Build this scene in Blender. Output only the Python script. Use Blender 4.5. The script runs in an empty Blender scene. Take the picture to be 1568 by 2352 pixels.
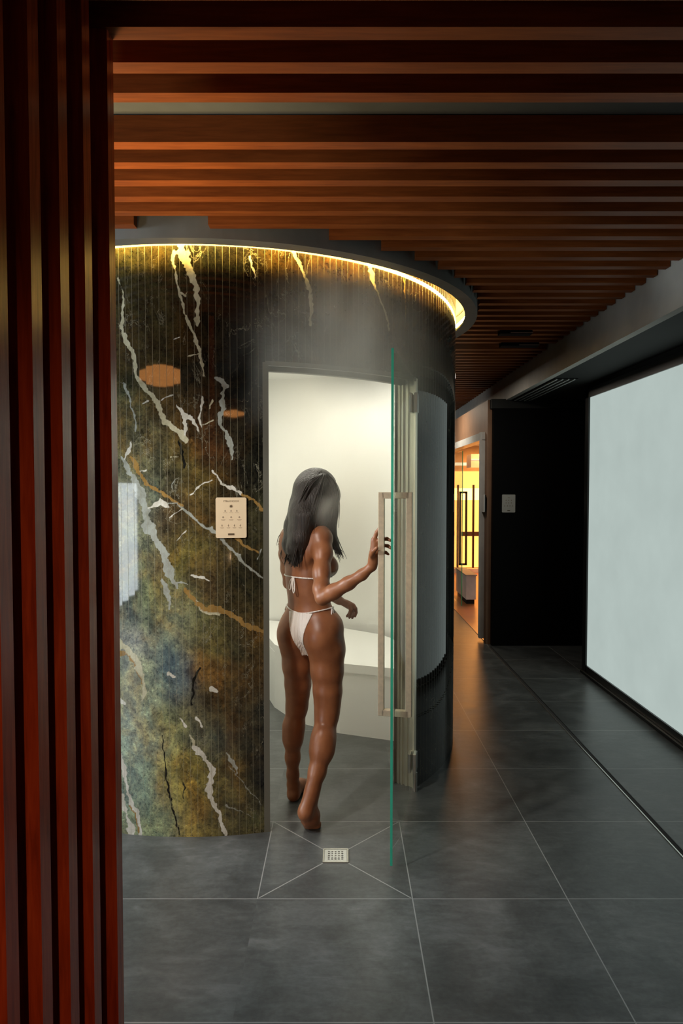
import bpy, bmesh, math, random
import numpy as np
from mathutils import Vector, Matrix
random.seed(7)
RNG = np.random.default_rng(7)
R = math.radians
scn = bpy.context.scene
col = scn.collection
PI = math.pi

# ------------------------------------------------------------------ camera
F_PX, PITCH, HC = 1568.0, math.atan(56/1568.0), 1.57
CP, SP = math.cos(PITCH), math.sin(PITCH)
cam = bpy.data.objects.new('camera', bpy.data.cameras.new('camera'))
col.objects.link(cam)
cam.location = (0, 0, HC)
cam.rotation_euler = (PI/2 - PITCH, 0, 0)
cam.data.sensor_fit = 'VERTICAL'
cam.data.sensor_height = 36
cam.data.lens = 24
cam.data.clip_start = 0.02
scn.camera = cam

def ray(px, py):
    a = (px-784)/F_PX; b = (1176-py)/F_PX
    return a, CP+b*SP, -SP+b*CP
def at(px, py, y):
    """point of the place at distance y (metres into the room) measured on the photograph"""
    a, b, c = ray(px, py); t = y/b
    return Vector((a*t, y, HC+c*t))

# ------------------------------------------------------------------ object helpers
def empty(name, loc=(0, 0, 0)):
    o = bpy.data.objects.new(name, None); col.objects.link(o); o.location = loc
    o.empty_display_size = .05
    return o
def tag(o, label=None, cat=None, group=None, kind=None):
    if label: o['label'] = label
    if cat: o['category'] = cat
    if group: o['group'] = group
    if kind: o['kind'] = kind
    return o
def link(name, me, parent=None, mats=(), smooth=False):
    o = bpy.data.objects.new(name, me); col.objects.link(o)
    for m in mats: me.materials.append(m)
    if smooth:
        me.polygons.foreach_set('use_smooth', [True]*len(me.polygons))
    if parent is not None:
        o.parent = parent
        o.matrix_parent_inverse = Matrix.Translation(parent.location).inverted()
    return o

class MB:
    def __init__(s): s.v = []; s.f = []; s.m = []
    def add(s, verts, faces, mi=0):
        b = len(s.v); s.v += [tuple(v) for v in verts]
        s.f += [tuple(b+i for i in f) for f in faces]; s.m += [mi]*len(faces)
    def box(s, a, b, mi=0, M=None):
        x0, y0, z0 = a; x1, y1, z1 = b
        vs = [(x0,y0,z0),(x1,y0,z0),(x1,y1,z0),(x0,y1,z0),(x0,y0,z1),(x1,y0,z1),(x1,y1,z1),(x0,y1,z1)]
        if M is not None: vs = [M @ Vector(v) for v in vs]
        s.add(vs, [(3,2,1,0),(4,5,6,7),(0,1,5,4),(1,2,6,5),(2,3,7,6),(3,0,4,7)], mi)
    def tube(s, pts, rad, n=8, mi=0, cap=True):
        pts = [Vector(p) for p in pts]
        if not hasattr(rad, '__len__'): rad = [rad]*len(pts)
        up = Vector((0, 0, 1)); rings = []
        t0 = (pts[1]-pts[0]).normalized()
        if abs(t0.dot(up)) > .9: up = Vector((1, 0, 0))
        u = t0.cross(up).normalized()
        b = len(s.v)
        for i, p in enumerate(pts):
            t = (pts[min(i+1, len(pts)-1)]-pts[max(i-1, 0)])
            t = t.normalized() if t.length > 1e-9 else t0
            u = (u - t*u.dot(t)); u = u.normalized() if u.length > 1e-6 else t.orthogonal().normalized()
            w = t.cross(u)
            for k in range(n):
                a = 2*PI*k/n
                s.v.append(tuple(p+(u*math.cos(a)+w*math.sin(a))*rad[i]))
        for i in range(len(pts)-1):
            for k in range(n):
                k2 = (k+1) % n
                s.f.append((b+i*n+k, b+i*n+k2, b+(i+1)*n+k2, b+(i+1)*n+k)); s.m.append(mi)
        if cap:
            s.f.append(tuple(b+k for k in range(n))[::-1]); s.m.append(mi)
            e = b+(len(pts)-1)*n
            s.f.append(tuple(e+k for k in range(n))); s.m.append(mi)
    def lathe(s, prof, c, a0=0, a1=2*PI, n=96, mi=0, closed=False):
        """revolve (radius, z) profile round the vertical axis through c"""
        full = abs(a1-a0-2*PI) < 1e-6; m = n if full else n+1; P = len(prof)
        b = len(s.v)
        for i in range(m):
            a = a0+(a1-a0)*i/n
            for r, z in prof: s.v.append((c[0]+r*math.sin(a), c[1]-r*math.cos(a), z))
        for i in range(n):
            j = (i+1) % m
            for k in range(P if closed else P-1):
                k2 = (k+1) % P
                s.f.append((b+i*P+k, b+j*P+k, b+j*P+k2, b+i*P+k2)); s.m.append(mi)
    def mesh(s, name):
        me = bpy.data.meshes.new(name); me.from_pydata(s.v, [], s.f)
        me.polygons.foreach_set('material_index', s.m); me.update()
        return me
    def build(s, name, mats, parent=None, smooth=False, bevel=0):
        me = s.mesh(name)
        o = link(name, me, parent, mats if isinstance(mats, (list, tuple)) else [mats], smooth)
        if bevel:
            bv = o.modifiers.new('bevel', 'BEVEL'); bv.width = bevel; bv.segments = 2; bv.limit_method = 'ANGLE'
        return o
def quick(name, a, b, mat, parent=None, bevel=0):
    m = MB(); m.box(a, b); return m.build(name, mat, parent, bevel=bevel)
def spline(pts, n=8):
    """Catmull-Rom through points"""
    P = [Vector(p) for p in pts]; P = [P[0]*2-P[1]]+P+[P[-1]*2-P[-2]]; out = []
    for i in range(1, len(P)-2):
        for k in range(n):
            t = k/n
            out.append(.5*((2*P[i])+(P[i+1]-P[i-1])*t+(2*P[i-1]-5*P[i]+4*P[i+1]-P[i+2])*t*t+(3*P[i]-P[i-1]-3*P[i+1]+P[i+2])*t**3))
    out.append(P[-2]); return out

# ------------------------------------------------------------------ material helpers
class NT:
    def __init__(s, name):
        s.mat = bpy.data.materials.new(name); s.mat.use_nodes = True
        s.t = s.mat.node_tree; s.t.nodes.clear()
        s.out = s.t.nodes.new('ShaderNodeOutputMaterial')
    def n(s, typ, **kw):
        nd = s.t.nodes.new('ShaderNode'+typ)
        for k, v in kw.items():
            if k.startswith('i_'):
                key = k[2:]; key = int(key) if key.isdigit() else key.replace('_', ' ')
                s.set(nd.inputs[key], v)
            else: setattr(nd, k, v)
        return nd
    def set(s, sock, v):
        if isinstance(v, bpy.types.NodeSocket): s.t.links.new(v, sock)
        elif isinstance(v, bpy.types.Node): s.t.links.new(v.outputs[0], sock)
        else:
            if sock.type == 'RGBA' and len(v) == 3: v = (*v, 1)
            sock.default_value = v
    def math(s, op, a, b=0.0, c=None, clamp=False):
        nd = s.t.nodes.new('ShaderNodeMath'); nd.operation = op; nd.use_clamp = clamp
        s.set(nd.inputs[0], a); s.set(nd.inputs[1], b)
        if c is not None: s.set(nd.inputs[2], c)
        return nd.outputs[0]
    def mix(s, f, a, b, blend='MIX'):
        nd = s.t.nodes.new('ShaderNodeMix'); nd.data_type = 'RGBA'; nd.blend_type = blend
        s.set(nd.inputs[0], f); s.set(nd.inputs[6], a); s.set(nd.inputs[7], b)
        return nd.outputs[2]
    def ramp(s, f, stops, interp='LINEAR'):
        nd = s.t.nodes.new('ShaderNodeValToRGB'); cr = nd.color_ramp; cr.interpolation = interp
        while len(cr.elements) < len(stops): cr.elements.new(.5)
        for e, (p, c) in zip(cr.elements, stops):
            e.position = p; e.color = (*c, 1) if len(c) == 3 else c
        s.set(nd.inputs[0], f); return nd.outputs[0]
    def noise(s, vec, scale, detail=4, rough=.55, dist=0.0):
        nd = s.t.nodes.new('ShaderNodeTexNoise')
        if vec is not None: s.set(nd.inputs['Vector'], vec)
        nd.inputs['Scale'].default_value = scale; nd.inputs['Detail'].default_value = detail
        nd.inputs['Roughness'].default_value = rough; nd.inputs['Distortion'].default_value = dist
        return nd.outputs[0]
    def mapping(s, vec, scale=(1, 1, 1), loc=(0, 0, 0), rot=(0, 0, 0)):
        nd = s.t.nodes.new('ShaderNodeMapping'); s.set(nd.inputs[0], vec)
        nd.inputs['Scale'].default_value = scale; nd.inputs['Location'].default_value = loc
        nd.inputs['Rotation'].default_value = rot
        return nd.outputs[0]
    def pos(s): return s.n('NewGeometry').outputs['Position']
    def obj(s): return s.n('TexCoord').outputs['Object']
    def bump(s, h, strength=.2, dist=.01):
        nd = s.n('Bump'); s.set(nd.inputs['Height'], h)
        nd.inputs['Strength'].default_value = strength; nd.inputs['Distance'].default_value = dist
        return nd.outputs[0]
    def pbr(s, color, rough=.5, metal=0.0, normal=None, spec=.5, **kw):
        b = s.n('BsdfPrincipled')
        s.set(b.inputs['Base Color'], color); s.set(b.inputs['Roughness'], rough)
        s.set(b.inputs['Metallic'], metal); s.set(b.inputs['Specular IOR Level'], spec)
        if normal is not None: s.set(b.inputs['Normal'], normal)
        for k, v in kw.items(): s.set(b.inputs[k.replace('_', ' ')], v)
        s.t.links.new(b.outputs[0], s.out.inputs[0]); return s.mat
def plain(name, c, rough=.5, metal=0.0, var=.12, scale=6, spec=.5, **kw):
    t = NT(name); n = t.noise(t.pos(), scale, 3)
    c2 = tuple(x*(1-var) for x in c); c1 = tuple(min(1, x*(1+var)) for x in c)
    return t.pbr(t.ramp(n, [(.3, c2), (.7, c1)]), rough, metal, spec=spec, **kw)
def glow(name, c, strength, var=0.0):
    t = NT(name); e = t.n('Emission')
    if var:
        n = t.noise(t.pos(), 3, 3)
        e.inputs[0].default_value = (*c, 1)
        t.set(e.inputs[1], t.math('MULTIPLY', t.math('ADD', t.math('MULTIPLY', n, var), 1-var/2), strength))
    else:
        e.inputs[0].default_value = (*c, 1); e.inputs[1].default_value = strength
    t.t.links.new(e.outputs[0], t.out.inputs[0]); return t.mat

# ------------------------------------------------------------------ materials
TX, TY, GX, GY = .271, 2.554, .592, .604      # a grout crossing and the slab pitch
DX, DY = TX-GX/2, TY+GY/2                      # centre of the slab with the drain
def floor_mat():
    t = NT('slate_porcelain'); p = t.pos()
    sx = t.n('SeparateXYZ', i_0=p); x, y = sx.outputs[0], sx.outputs[1]
    def line(v, o, g, w):
        f = t.math('FRACT', t.math('DIVIDE', t.math('SUBTRACT', v, o), g))
        d = t.math('MULTIPLY', t.math('SUBTRACT', .5, t.math('ABSOLUTE', t.math('SUBTRACT', f, .5))), g)
        return t.math('LESS_THAN', d, w)
    near = t.math('MULTIPLY', t.math('GREATER_THAN', y, TY-.002), t.math('LESS_THAN', y, TY+GY))      # narrow slabs only beside the drain
    left = t.math('MULTIPLY', near, t.math('GREATER_THAN', x, TX-1.5*GX))
    mid = t.math('LESS_THAN', y, TY+GY)
    okx = t.math('MAXIMUM', left, t.math('MAXIMUM', t.math('MULTIPLY', mid, t.math('GREATER_THAN', x, TX-.1)), t.math('GREATER_THAN', x, TX+.1)))
    gl = t.math('MAXIMUM', t.math('MULTIPLY', line(x, TX, GX, .0021), okx), line(y, TY, GY, .0021))
    ax = t.math('ABSOLUTE', t.math('SUBTRACT', x, DX)); ay = t.math('ABSOLUTE', t.math('SUBTRACT', y, DY))
    ind = t.math('LESS_THAN', t.math('ABSOLUTE', t.math('SUBTRACT', ax, t.math('MULTIPLY', ay, GX/GY))), .0035)
    ins = t.math('LESS_THAN', t.math('MAXIMUM', ax, ay), GX/2)
    gl = t.math('MAXIMUM', gl, t.math('MULTIPLY', ind, ins))
    # every slab its own tone
    ix = t.math('FLOOR', t.math('DIVIDE', t.math('SUBTRACT', x, TX), GX)); iy = t.math('FLOOR', t.math('DIVIDE', t.math('SUBTRACT', y, TY), GY))
    cv = t.n('CombineXYZ', i_0=ix, i_1=iy)
    wn = t.n('TexWhiteNoise', i_0=cv.outputs[0]); tone = wn.outputs[0]
    off = t.n('VectorMath', operation='ADD'); t.set(off.inputs[0], p)
    sc = t.n('VectorMath', operation='SCALE'); t.set(sc.inputs[0], wn.outputs[1]); sc.inputs['Scale'].default_value = 9
    t.set(off.inputs[1], sc.outputs[0])
    n1 = t.noise(off.outputs[0], 3.2, 8, .62, .9)
    n2 = t.noise(t.mapping(off.outputs[0], (1.0, 3.0, 1)), 9, 8, .7, .6)
    n3 = t.noise(off.outputs[0], 60, 4, .6)
    v = t.math('ADD', t.math('MULTIPLY', n1, .6), t.math('MULTIPLY', n2, .4))
    base = t.ramp(v, [(.3, (.040, .043, .042)), (.46, (.075, .081, .079)), (.56, (.115, .124, .120)), (.72, (.21, .22, .215))])
    base = t.mix(.18, base, t.ramp(n3, [(.35, (.03, .03, .03)), (.7, (.13, .14, .14))]))
    base = t.mix(t.math('MULTIPLY', tone, .25), base, (.055, .06, .058))
    colr = t.mix(gl, base, (.30, .31, .295))
    rg = t.math('ADD', .24, t.math('MULTIPLY', n1, .16))
    bm = t.bump(t.math('SUBTRACT', v, t.math('MULTIPLY', gl, .5)), .06, .003)
    return t.pbr(colr, rg, normal=bm, spec=.42)
M_floor = floor_mat()

def wood_mat():
    t = NT('stained_cedar'); p = t.obj()
    w = t.noise(t.mapping(p, (3, 40, 40)), 2.0, 6, .6, .4)
    w2 = t.noise(t.mapping(p, (1.2, 8, 8)), 3.0, 3, .5)
    c = t.ramp(t.math('ADD', t.math('MULTIPLY', w, .6), t.math('MULTIPLY', w2, .4)),
               [(.3, (.155, .038, .007)), (.5, (.24, .063, .012)), (.7, (.33, .092, .019))])
    return t.pbr(c, .5, spec=.2)
M_wood = wood_mat()
def wood_mat_v():
    t = NT('stained_cedar_upright'); p = t.obj()
    w = t.noise(t.mapping(p, (40, 40, 3)), 2.0, 6, .6, .4)
    c = t.ramp(w, [(.3, (.22, .026, .006)), (.5, (.34, .042, .010)), (.7, (.44, .062, .015))])
    return t.pbr(c, .26, spec=.5)
M_woodv = wood_mat_v()
M_ceil = plain('grey_ceiling_plaster', (.10, .115, .112), .9)
M_beam = plain('warm_grey_plaster', (.52, .50, .45), .85, scale=4)
M_soff = plain('charcoal_plaster', (.016, .017, .015), .8)
M_black = plain('black_laminate', (.003, .003, .0035), .6, spec=.12)
M_blackm = plain('black_metal', (.010, .011, .011), .35, spec=.5)
M_white = plain('white_lacquer', (.72, .73, .70), .4)
M_tile_w = plain('steam_room_white', (.86, .87, .83), .55, var=.02, scale=2)
M_ring = plain('grey_ring_plaster', (.16, .165, .155), .7)
M_chrome = plain('polished_steel', (.62, .58, .53), .13, 1.0, var=.08, scale=20)
M_handle = plain('brushed_handle_steel', (.64, .54, .38), .40, .7, var=.1, scale=60)
M_steel = plain('brushed_steel', (.66, .65, .60), .3, 1.0, var=.1, scale=30)
M_dark = plain('dark_void', (.01, .01, .01), .8)
M_led = glow('led_strip', (1.0, .60, .13), 210.0)
M_ring_lit = glow('ring_lit_face', (1.0, .72, .25), 1.6)  # glow standing in for light on the ring's inner face
M_lamp = glow('steam_lamp', (1.0, .95, .83), 135.0)
M_frost = glow('backlit_frosted_glass', (.78, .92, .87), .56, .18)
M_day = glow('daylight_pane', (.86, .95, 1.0), 15.0)
M_fill_pane = glow('fill_window_pane', (.84, .95, 1.0), 46.0)  # for the added window that brightens the floor
M_amber = glow('amber_ceiling_disc', (1.0, .38, .10), 9.0, .3)
M_sauna = glow('sauna_glow', (1.0, .36, .075), 3.0, .35)
M_orange = plain('orange_timber', (.62, .22, .06), .5)
M_sign = plain('cream_signboard', (.74, .62, .42), .35, var=.03)
M_signw = plain('grey_white_signboard', (.55, .55, .50), .4, var=.03)
M_ink = plain('brown_ink', (.10, .065, .03), .6)
M_ink2 = plain('faded_brown_ink', (.36, .28, .19), .6)

# ------------------------------------------------------------------ the setting
fl = quick('floor', (-4.2, -5.2, -.08), (5.2, 14, 0), M_floor); tag(fl, kind='structure')
def struct(name, a, b, mat, **k):
    o = quick(name, a, b, mat, **k); o['kind'] = 'structure'; return o
Z_SL, SL_H = 2.65, .083
struct('ceiling', (-4.2, -5.2, Z_SL+SL_H+.003), (1.72, 14, 2.86), M_ceil)
BX, BZ = 1.61, 2.428
struct('trim_1', (BX, -5.0, BZ), (1.66, 14, Z_SL+SL_H+.1), M_beam)                 # the plaster bulkhead
struct('ceiling_lowered', (1.66, -5.0, BZ+.002), (5.2, 6.9, 2.6), M_soff)
struct('wall_left', (-4.2, -5.2, 0), (-4.05, 14, Z_SL+.2), M_soff)
struct('wall_behind', (-4.05, -5.2, 0), (5.2, -5.05, Z_SL+.2), M_soff)
struct('wall_right', (5.05, -5.05, 0), (5.2, 14, Z_SL+.2), M_soff)
struct('wall_far', (-4.05, 13.85, 0), (5.05, 14, Z_SL+.2), M_beam)
# black wall across the passage end
struct('wall_back', (1.492, 6.73, 0), (3.4, 6.80, 2.347), M_black)
struct('trim_2', (1.47, 6.72, 2.347), (3.4, 6.80, BZ+.01), M_soff)

# daylight window mirrored in the stone, then an added unseen one brightening the floor
for nm, mat, panes, z0, z1 in (('window_1', M_day, [(-1.70, -1.02), (-.92, -.24)], .30, 1.62), ('fill_window', M_fill_pane, [(1.9, 2.6), (2.7, 3.4), (3.5, 4.2)], 1.85, 2.60)):
    wi = empty(nm, (-4.04, panes[0][0], z0)); wi['kind'] = 'structure'
    m = MB()
    for y0, y1 in panes:
        quick('pane', (-4.045, y0, z0), (-4.03, y1, z1), mat, wi)
        m.box((-4.05, y1, z0-.1), (-3.99, y1+.10, z1+.1))
    m.box((-4.05, panes[0][0]-.1, z0-.1), (-3.99, panes[0][0], z1+.1))
    for y0, y1 in panes: m.box((-4.05, y0, z0-.1), (-3.99, y1, z0)); m.box((-4.05, y0, z1), (-3.99, y1, z1+.1))
    m.build('window_frame', M_blackm, wi)

# backlit frosted glazing on the right
FX = 2.045
wf = empty('window_2', (FX, 4, 0)); wf['kind'] = 'structure'
ys = [5.68, 4.645, 3.61]
for a, b in zip(ys[:-1], ys[1:]):
    quick('frosted_pane', (FX+.012, b+.0035, .08), (FX+.03, a-.0035, 2.317), M_frost, wf)
m = MB()
m.box((FX, 3.55, 2.315), (FX+.08, 5.76, 2.39)); m.box((FX, 5.68, 0), (FX+.08, 5.76, 2.39))
m.box((FX+.002, 3.55, 0.002), (FX+.08, 5.76, .078)); m.box((FX-.012, 3.55, 0.0), (FX+.002, 5.77, .022))
m.build('window_frame', M_blackm, wf)
quick('sill_strip', (FX-.014, 3.55, .022), (FX+.0, 5.775, .026), M_steel, wf)
struct('wall_recess', (FX+.02, -.6, 2.39), (FX+.08, 5.76, BZ+.01), M_soff)
struct('wall_glazing_back', (FX+.09, -.6, 0), (FX+.2, 5.76, BZ+.01), M_soff)
struct('wall_side_right', (FX, -5.0, 0), (FX+.09, 3.55, BZ+.01), M_black)

# ------------------------------------------------------------------ slatted ceiling
CX, CY, RD = -.70, 4.43, 1.415
sc = empty('slatted_ceiling', (0, 5, Z_SL))
tag(sc, 'ceiling of parallel reddish brown timber slats running across the passage', 'ceiling slats')
RC = 1.548
def slat(x0, x1, y):
    m = MB(); m.box((x0, y, Z_SL), (x1, y+.047, Z_SL+SL_H)); m.build('slat', M_wood, sc)
k = -12
while True:
    y = 1.641+.1335*k
    if y > 10.4: break
    if k in (4-1+0, ) or abs(y-(1.641+.1335*27)) < .01:     # a slat is missing here
        if k == 3: k += 1; continue
        k += 1; continue
    far = y+.047 if y < CY else y
    yy = y+.047 if y+.047 < CY else (y if y > CY else CY)
    d = abs(yy-CY)
    if d < RC:
        h = math.sqrt(RC*RC-d*d)
        if y < 3.2: slat(-4.0 if y < 2.95 else -3.0, CX-h, y)
        slat(CX+h, BX-.005, y)
    else:
        slat(-4.0 if y < 5 else -1.5, BX-.005, y)
    k += 1

# ------------------------------------------------------------------ slatted partition, left foreground
sp = empty('slatted_partition', (-.6, 1.0, 0))
tag(sp, 'dark reddish brown upright batten screen standing in the left foreground', 'room divider')
for y in (.30, .433, .566, .699, .832, .965, 1.098, 1.229, 1.357, 1.487, 1.645):
    q = MB(); q.box((-.64, y, 0.0), (-.552, y+.043, Z_SL+.08)); q.build('slat', M_woodv, sp)
q = MB(); q.box((-.70, .2, 0), (-.64, 1.688, Z_SL+.08)); q.build('backing_panel', M_black, sp)

# ------------------------------------------------------------------ round stone drum
A0, A1 = R(14.75), R(49.75)                # door opening, angle from the point nearest the camera
OP_Z = 2.130
Z_TOP = 2.73
def cyl(px, py):
    """where the photograph's pixel lies on the round wall: (angle in degrees, z)"""
    a, b, c = ray(px, py)
    A = a*a+b*b; B = -2*(a*CX+b*CY); Cc = CX*CX+CY*CY-RD*RD
    disc = B*B-4*A*Cc
    t = (-B-math.sqrt(max(disc, 0)))/(2*A)
    x, y = a*t, b*t
    return math.degrees(math.atan2(x-CX, -(y-CY))), HC+c*t
# veins: px, py, width px
CR, WH, OC, DK, GR = (.50, .50, .36), (.62, .64, .58), (.30, .19, .06), (.012, .012, .010), (.33, .37, .34)
VEINS = [
 (CR, [(415,555,22),(416,575,24),(425,597,15),(444,640,12),(450,670,13),(455,702,8),(450,735,10),(453,748,4)]),
 (CR, [(400,575,7),(396,600,6),(405,640,7),(411,668,5),(420,700,4),(427,725,4),(438,755,6),(446,772,7),(452,792,7),(460,812,6),(465,838,7),(470,865,4)]),
 (CR, [(412,670,3),(428,680,3),(432,672,2)]),(CR, [(432,820,2),(456,810,3)]),(WH, [(398,780,2),(412,772,3)]),
 (CR, [(272,640,3),(284,680,4),(282,720,8),(279,740,9),(283,765,11),(295,792,11),(303,812,8),(309,830,6),(310,852,7),(320,873,11),(334,892,12),(350,912,14),(364,930,11),(368,950,9),(380,968,9),(398,985,10),(418,998,14),(428,1012,10)]),
 (GR, [(284,880,3),(294,900,8),(300,935,3),(313,970,2),(308,990,3)]),
 (WH, [(371,918,2),(395,909,2)]),(WH, [(330,926,2),(340,922,2)]),
 (WH, [(403,928,2),(416,942,7),(424,955,12),(428,972,8),(424,995,8),(424,1012,6)]),(WH, [(424,955,8),(444,966,5),(455,990,3)]),
 (WH, [(464,912,6),(465,928,6),(461,945,3),(456,962,5),(463,980,3)]),(CR, [(488,920,3),(480,940,2)]),(CR, [(466,975,2),(490,965,2)]),
 (GR, [(494,870,5),(510,875,12),(520,886,10),(512,903,8),(511,920,9),(517,935,8),(510,948,8),(502,955,10),(507,975,6),(516,990,4)]),
 (GR, [(520,990,6),(524,1004,14),(530,1018,12),(532,1040,6),(532,1056,3)]),
 (WH, [(303,1012,2),(296,1035,6),(284,1060,4)]),
 (GR, [(280,1050,8),(296,1082,12),(310,1105,16),(322,1132,22),(330,1160,14),(338,1185,20),(342,1210,26),(356,1238,16),(370,1258,14),(380,1282,16),(386,1306,17),(394,1328,12),(407,1350,6)]),
 (GR, [(398,1340,5),(415,1335,5),(430,1343,2)]),
 (OC, [(300,1050,8),(320,1085,10),(340,1115,8),(370,1130,7),(392,1148,6),(420,1160,3)]),
 (WH, [(338,1170,3),(352,1160,5),(368,1152,12),(380,1158,10),(386,1165,4)]),
 (GR, [(388,1158,2),(405,1156,3),(420,1167,4),(434,1180,5),(450,1196,4),(470,1209,4),(484,1215,8),(496,1226,6)]),
 (GR, [(508,1236,8),(522,1250,6),(536,1268,5),(550,1282,8),(566,1298,4),(582,1312,4),(604,1328,5)]),
 (OC, [(540,1236,9),(560,1252,6),(590,1268,5)]),(GR, [(590,1285,3),(600,1262,2)]),
 (WH, [(488,1082,3),(498,1095,3),(510,1110,3),(522,1116,4),(532,1120,7),(542,1128,4),(552,1134,5)]),
 (OC, [(552,1134,4),(580,1148,7),(602,1172,9)]),
 (WH, [(436,1138,3),(452,1120,3),(486,1103,2)]),(WH, [(388,1190,1),(402,1180,3),(420,1166,2)]),(CR, [(392,1050,2),(410,1047,2)]),
 (GR, [(396,1120,1.5),(399,1106,1.5),(412,1092,1.5)]),(WH, [(318,1084,1.5),(336,1080,3)]),
 (WH, [(404,1245,1),(418,1228,1.5),(430,1218,2)]),
 (GR, [(372,1332,7),(380,1350,9),(388,1372,7),(390,1398,5)]),
 (WH, [(440,1322,2),(452,1324,7),(470,1326,8),(480,1334,3)]),
 (OC, [(425,1350,7),(440,1372,9),(456,1388,12),(476,1398,14),(505,1400,10),(530,1412,12),(560,1430,10),(590,1446,12),(606,1452,10)]),
 (CR, [(450,1380,8),(462,1398,6),(480,1408,8),(500,1412,5)]),
 (CR, [(270,1478,20),(290,1492,14),(308,1516,16),(324,1545,14),(332,1575,8),(328,1610,6)]),
 (OC, [(272,1500,14),(292,1500,9),(312,1530,8),(330,1570,8)]),
 (WH, [(276,1608,8),(288,1618,4)]),
 (WH, [(276,1735,8),(284,1760,12),(289,1790,9),(294,1820,9),(302,1846,9),(314,1866,8),(320,1900,6),(322,1925,8)]),
 (WH, [(280,1830,14),(286,1856,12),(292,1880,4)]),(WH, [(292,1880,8),(300,1900,20),(304,1925,20)]),
 (OC, [(300,1850,4),(312,1870,6),(318,1912,5)]),
 (CR, [(436,1690,3),(444,1712,5)]),(WH, [(446,1716,7),(456,1728,12),(464,1734,8),(478,1748,7),(486,1768,12),(483,1790,16),(480,1812,12),(484,1835,10),(494,1855,8),(502,1870,8),(507,1890,8),(514,1905,8),(522,1918,6)]),
 (GR, [(520,1730,3),(536,1750,9),(545,1775,4)]),(WH, [(450,1650,6),(462,1668,3)]),(WH, [(412,1645,4),(426,1666,7)]),
 (WH, [(486,1582,9),(494,1588,7)]),(WH, [(388,1548,6),(398,1556,6)]),
 (GR, [(520,1850,3),(560,1868,1.5),(585,1878,1)]),(GR, [(526,1760,1.5),(560,1800,2),(600,1850,1.5)]),
 (DK, [(372,1690,3),(378,1740,3),(384,1790,3),(392,1840,4),(402,1880,3),(412,1920,3)]),
 (DK, [(440,1620,3),(444,1560,4),(460,1535,4)]),(DK, [(416,1790,2),(425,1810,3),(420,1835,2)]),
 (DK, [(411,1010,6),(418,1040,7),(425,1075,4)]),
 (CR, [(668,560,6),(680,590,7),(696,624,7),(708,655,11),(714,690,9),(712,745,7)]),
 (CR, [(846,600,16),(856,640,12),(862,660,6),(874,690,5),(886,720,5),(894,760,4)]),
 (OC, [(924,610,3),(930,680,3),(932,740,2)]),(WH, [(574,590,4),(580,615,4),(584,640,2)]),
]
# stone colours, with mirrored light and its lack painted in: px, py, sigma px, colour
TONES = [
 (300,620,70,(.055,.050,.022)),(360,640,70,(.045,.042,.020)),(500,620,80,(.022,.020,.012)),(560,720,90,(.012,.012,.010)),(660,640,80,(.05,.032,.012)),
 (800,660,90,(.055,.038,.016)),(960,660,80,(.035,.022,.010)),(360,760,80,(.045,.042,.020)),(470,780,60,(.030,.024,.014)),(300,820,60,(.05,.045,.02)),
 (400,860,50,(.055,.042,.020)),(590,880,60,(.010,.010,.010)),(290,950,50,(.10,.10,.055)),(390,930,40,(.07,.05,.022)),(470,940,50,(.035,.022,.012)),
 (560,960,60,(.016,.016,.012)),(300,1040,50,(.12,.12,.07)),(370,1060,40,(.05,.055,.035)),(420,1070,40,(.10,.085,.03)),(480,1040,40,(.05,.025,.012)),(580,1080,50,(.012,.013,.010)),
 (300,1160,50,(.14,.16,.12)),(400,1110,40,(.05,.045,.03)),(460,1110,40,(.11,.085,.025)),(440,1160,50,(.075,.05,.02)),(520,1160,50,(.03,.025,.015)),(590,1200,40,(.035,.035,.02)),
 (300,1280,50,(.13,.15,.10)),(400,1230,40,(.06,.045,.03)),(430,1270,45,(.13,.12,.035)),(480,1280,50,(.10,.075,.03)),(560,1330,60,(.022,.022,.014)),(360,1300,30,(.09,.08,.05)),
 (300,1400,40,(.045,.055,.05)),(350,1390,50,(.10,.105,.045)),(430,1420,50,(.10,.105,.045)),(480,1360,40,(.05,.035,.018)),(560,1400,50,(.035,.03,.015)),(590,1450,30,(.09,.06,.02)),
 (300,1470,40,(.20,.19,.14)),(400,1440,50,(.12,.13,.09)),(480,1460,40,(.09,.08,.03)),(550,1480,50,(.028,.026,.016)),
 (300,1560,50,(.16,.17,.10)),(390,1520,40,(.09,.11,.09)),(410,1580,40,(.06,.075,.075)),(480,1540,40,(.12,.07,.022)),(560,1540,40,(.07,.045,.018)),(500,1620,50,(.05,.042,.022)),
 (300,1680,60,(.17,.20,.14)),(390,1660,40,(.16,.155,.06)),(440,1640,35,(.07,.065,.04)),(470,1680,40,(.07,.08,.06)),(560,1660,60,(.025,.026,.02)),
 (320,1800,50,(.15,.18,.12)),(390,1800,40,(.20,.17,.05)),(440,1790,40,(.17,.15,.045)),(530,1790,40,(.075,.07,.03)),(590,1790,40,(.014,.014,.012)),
 (350,1900,50,(.15,.17,.09)),(440,1890,40,(.18,.15,.05)),(540,1890,50,(.06,.058,.028)),(1000,1000,120,(.010,.011,.011)),(980,1600,200,(.008,.008,.008)),
]
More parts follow.
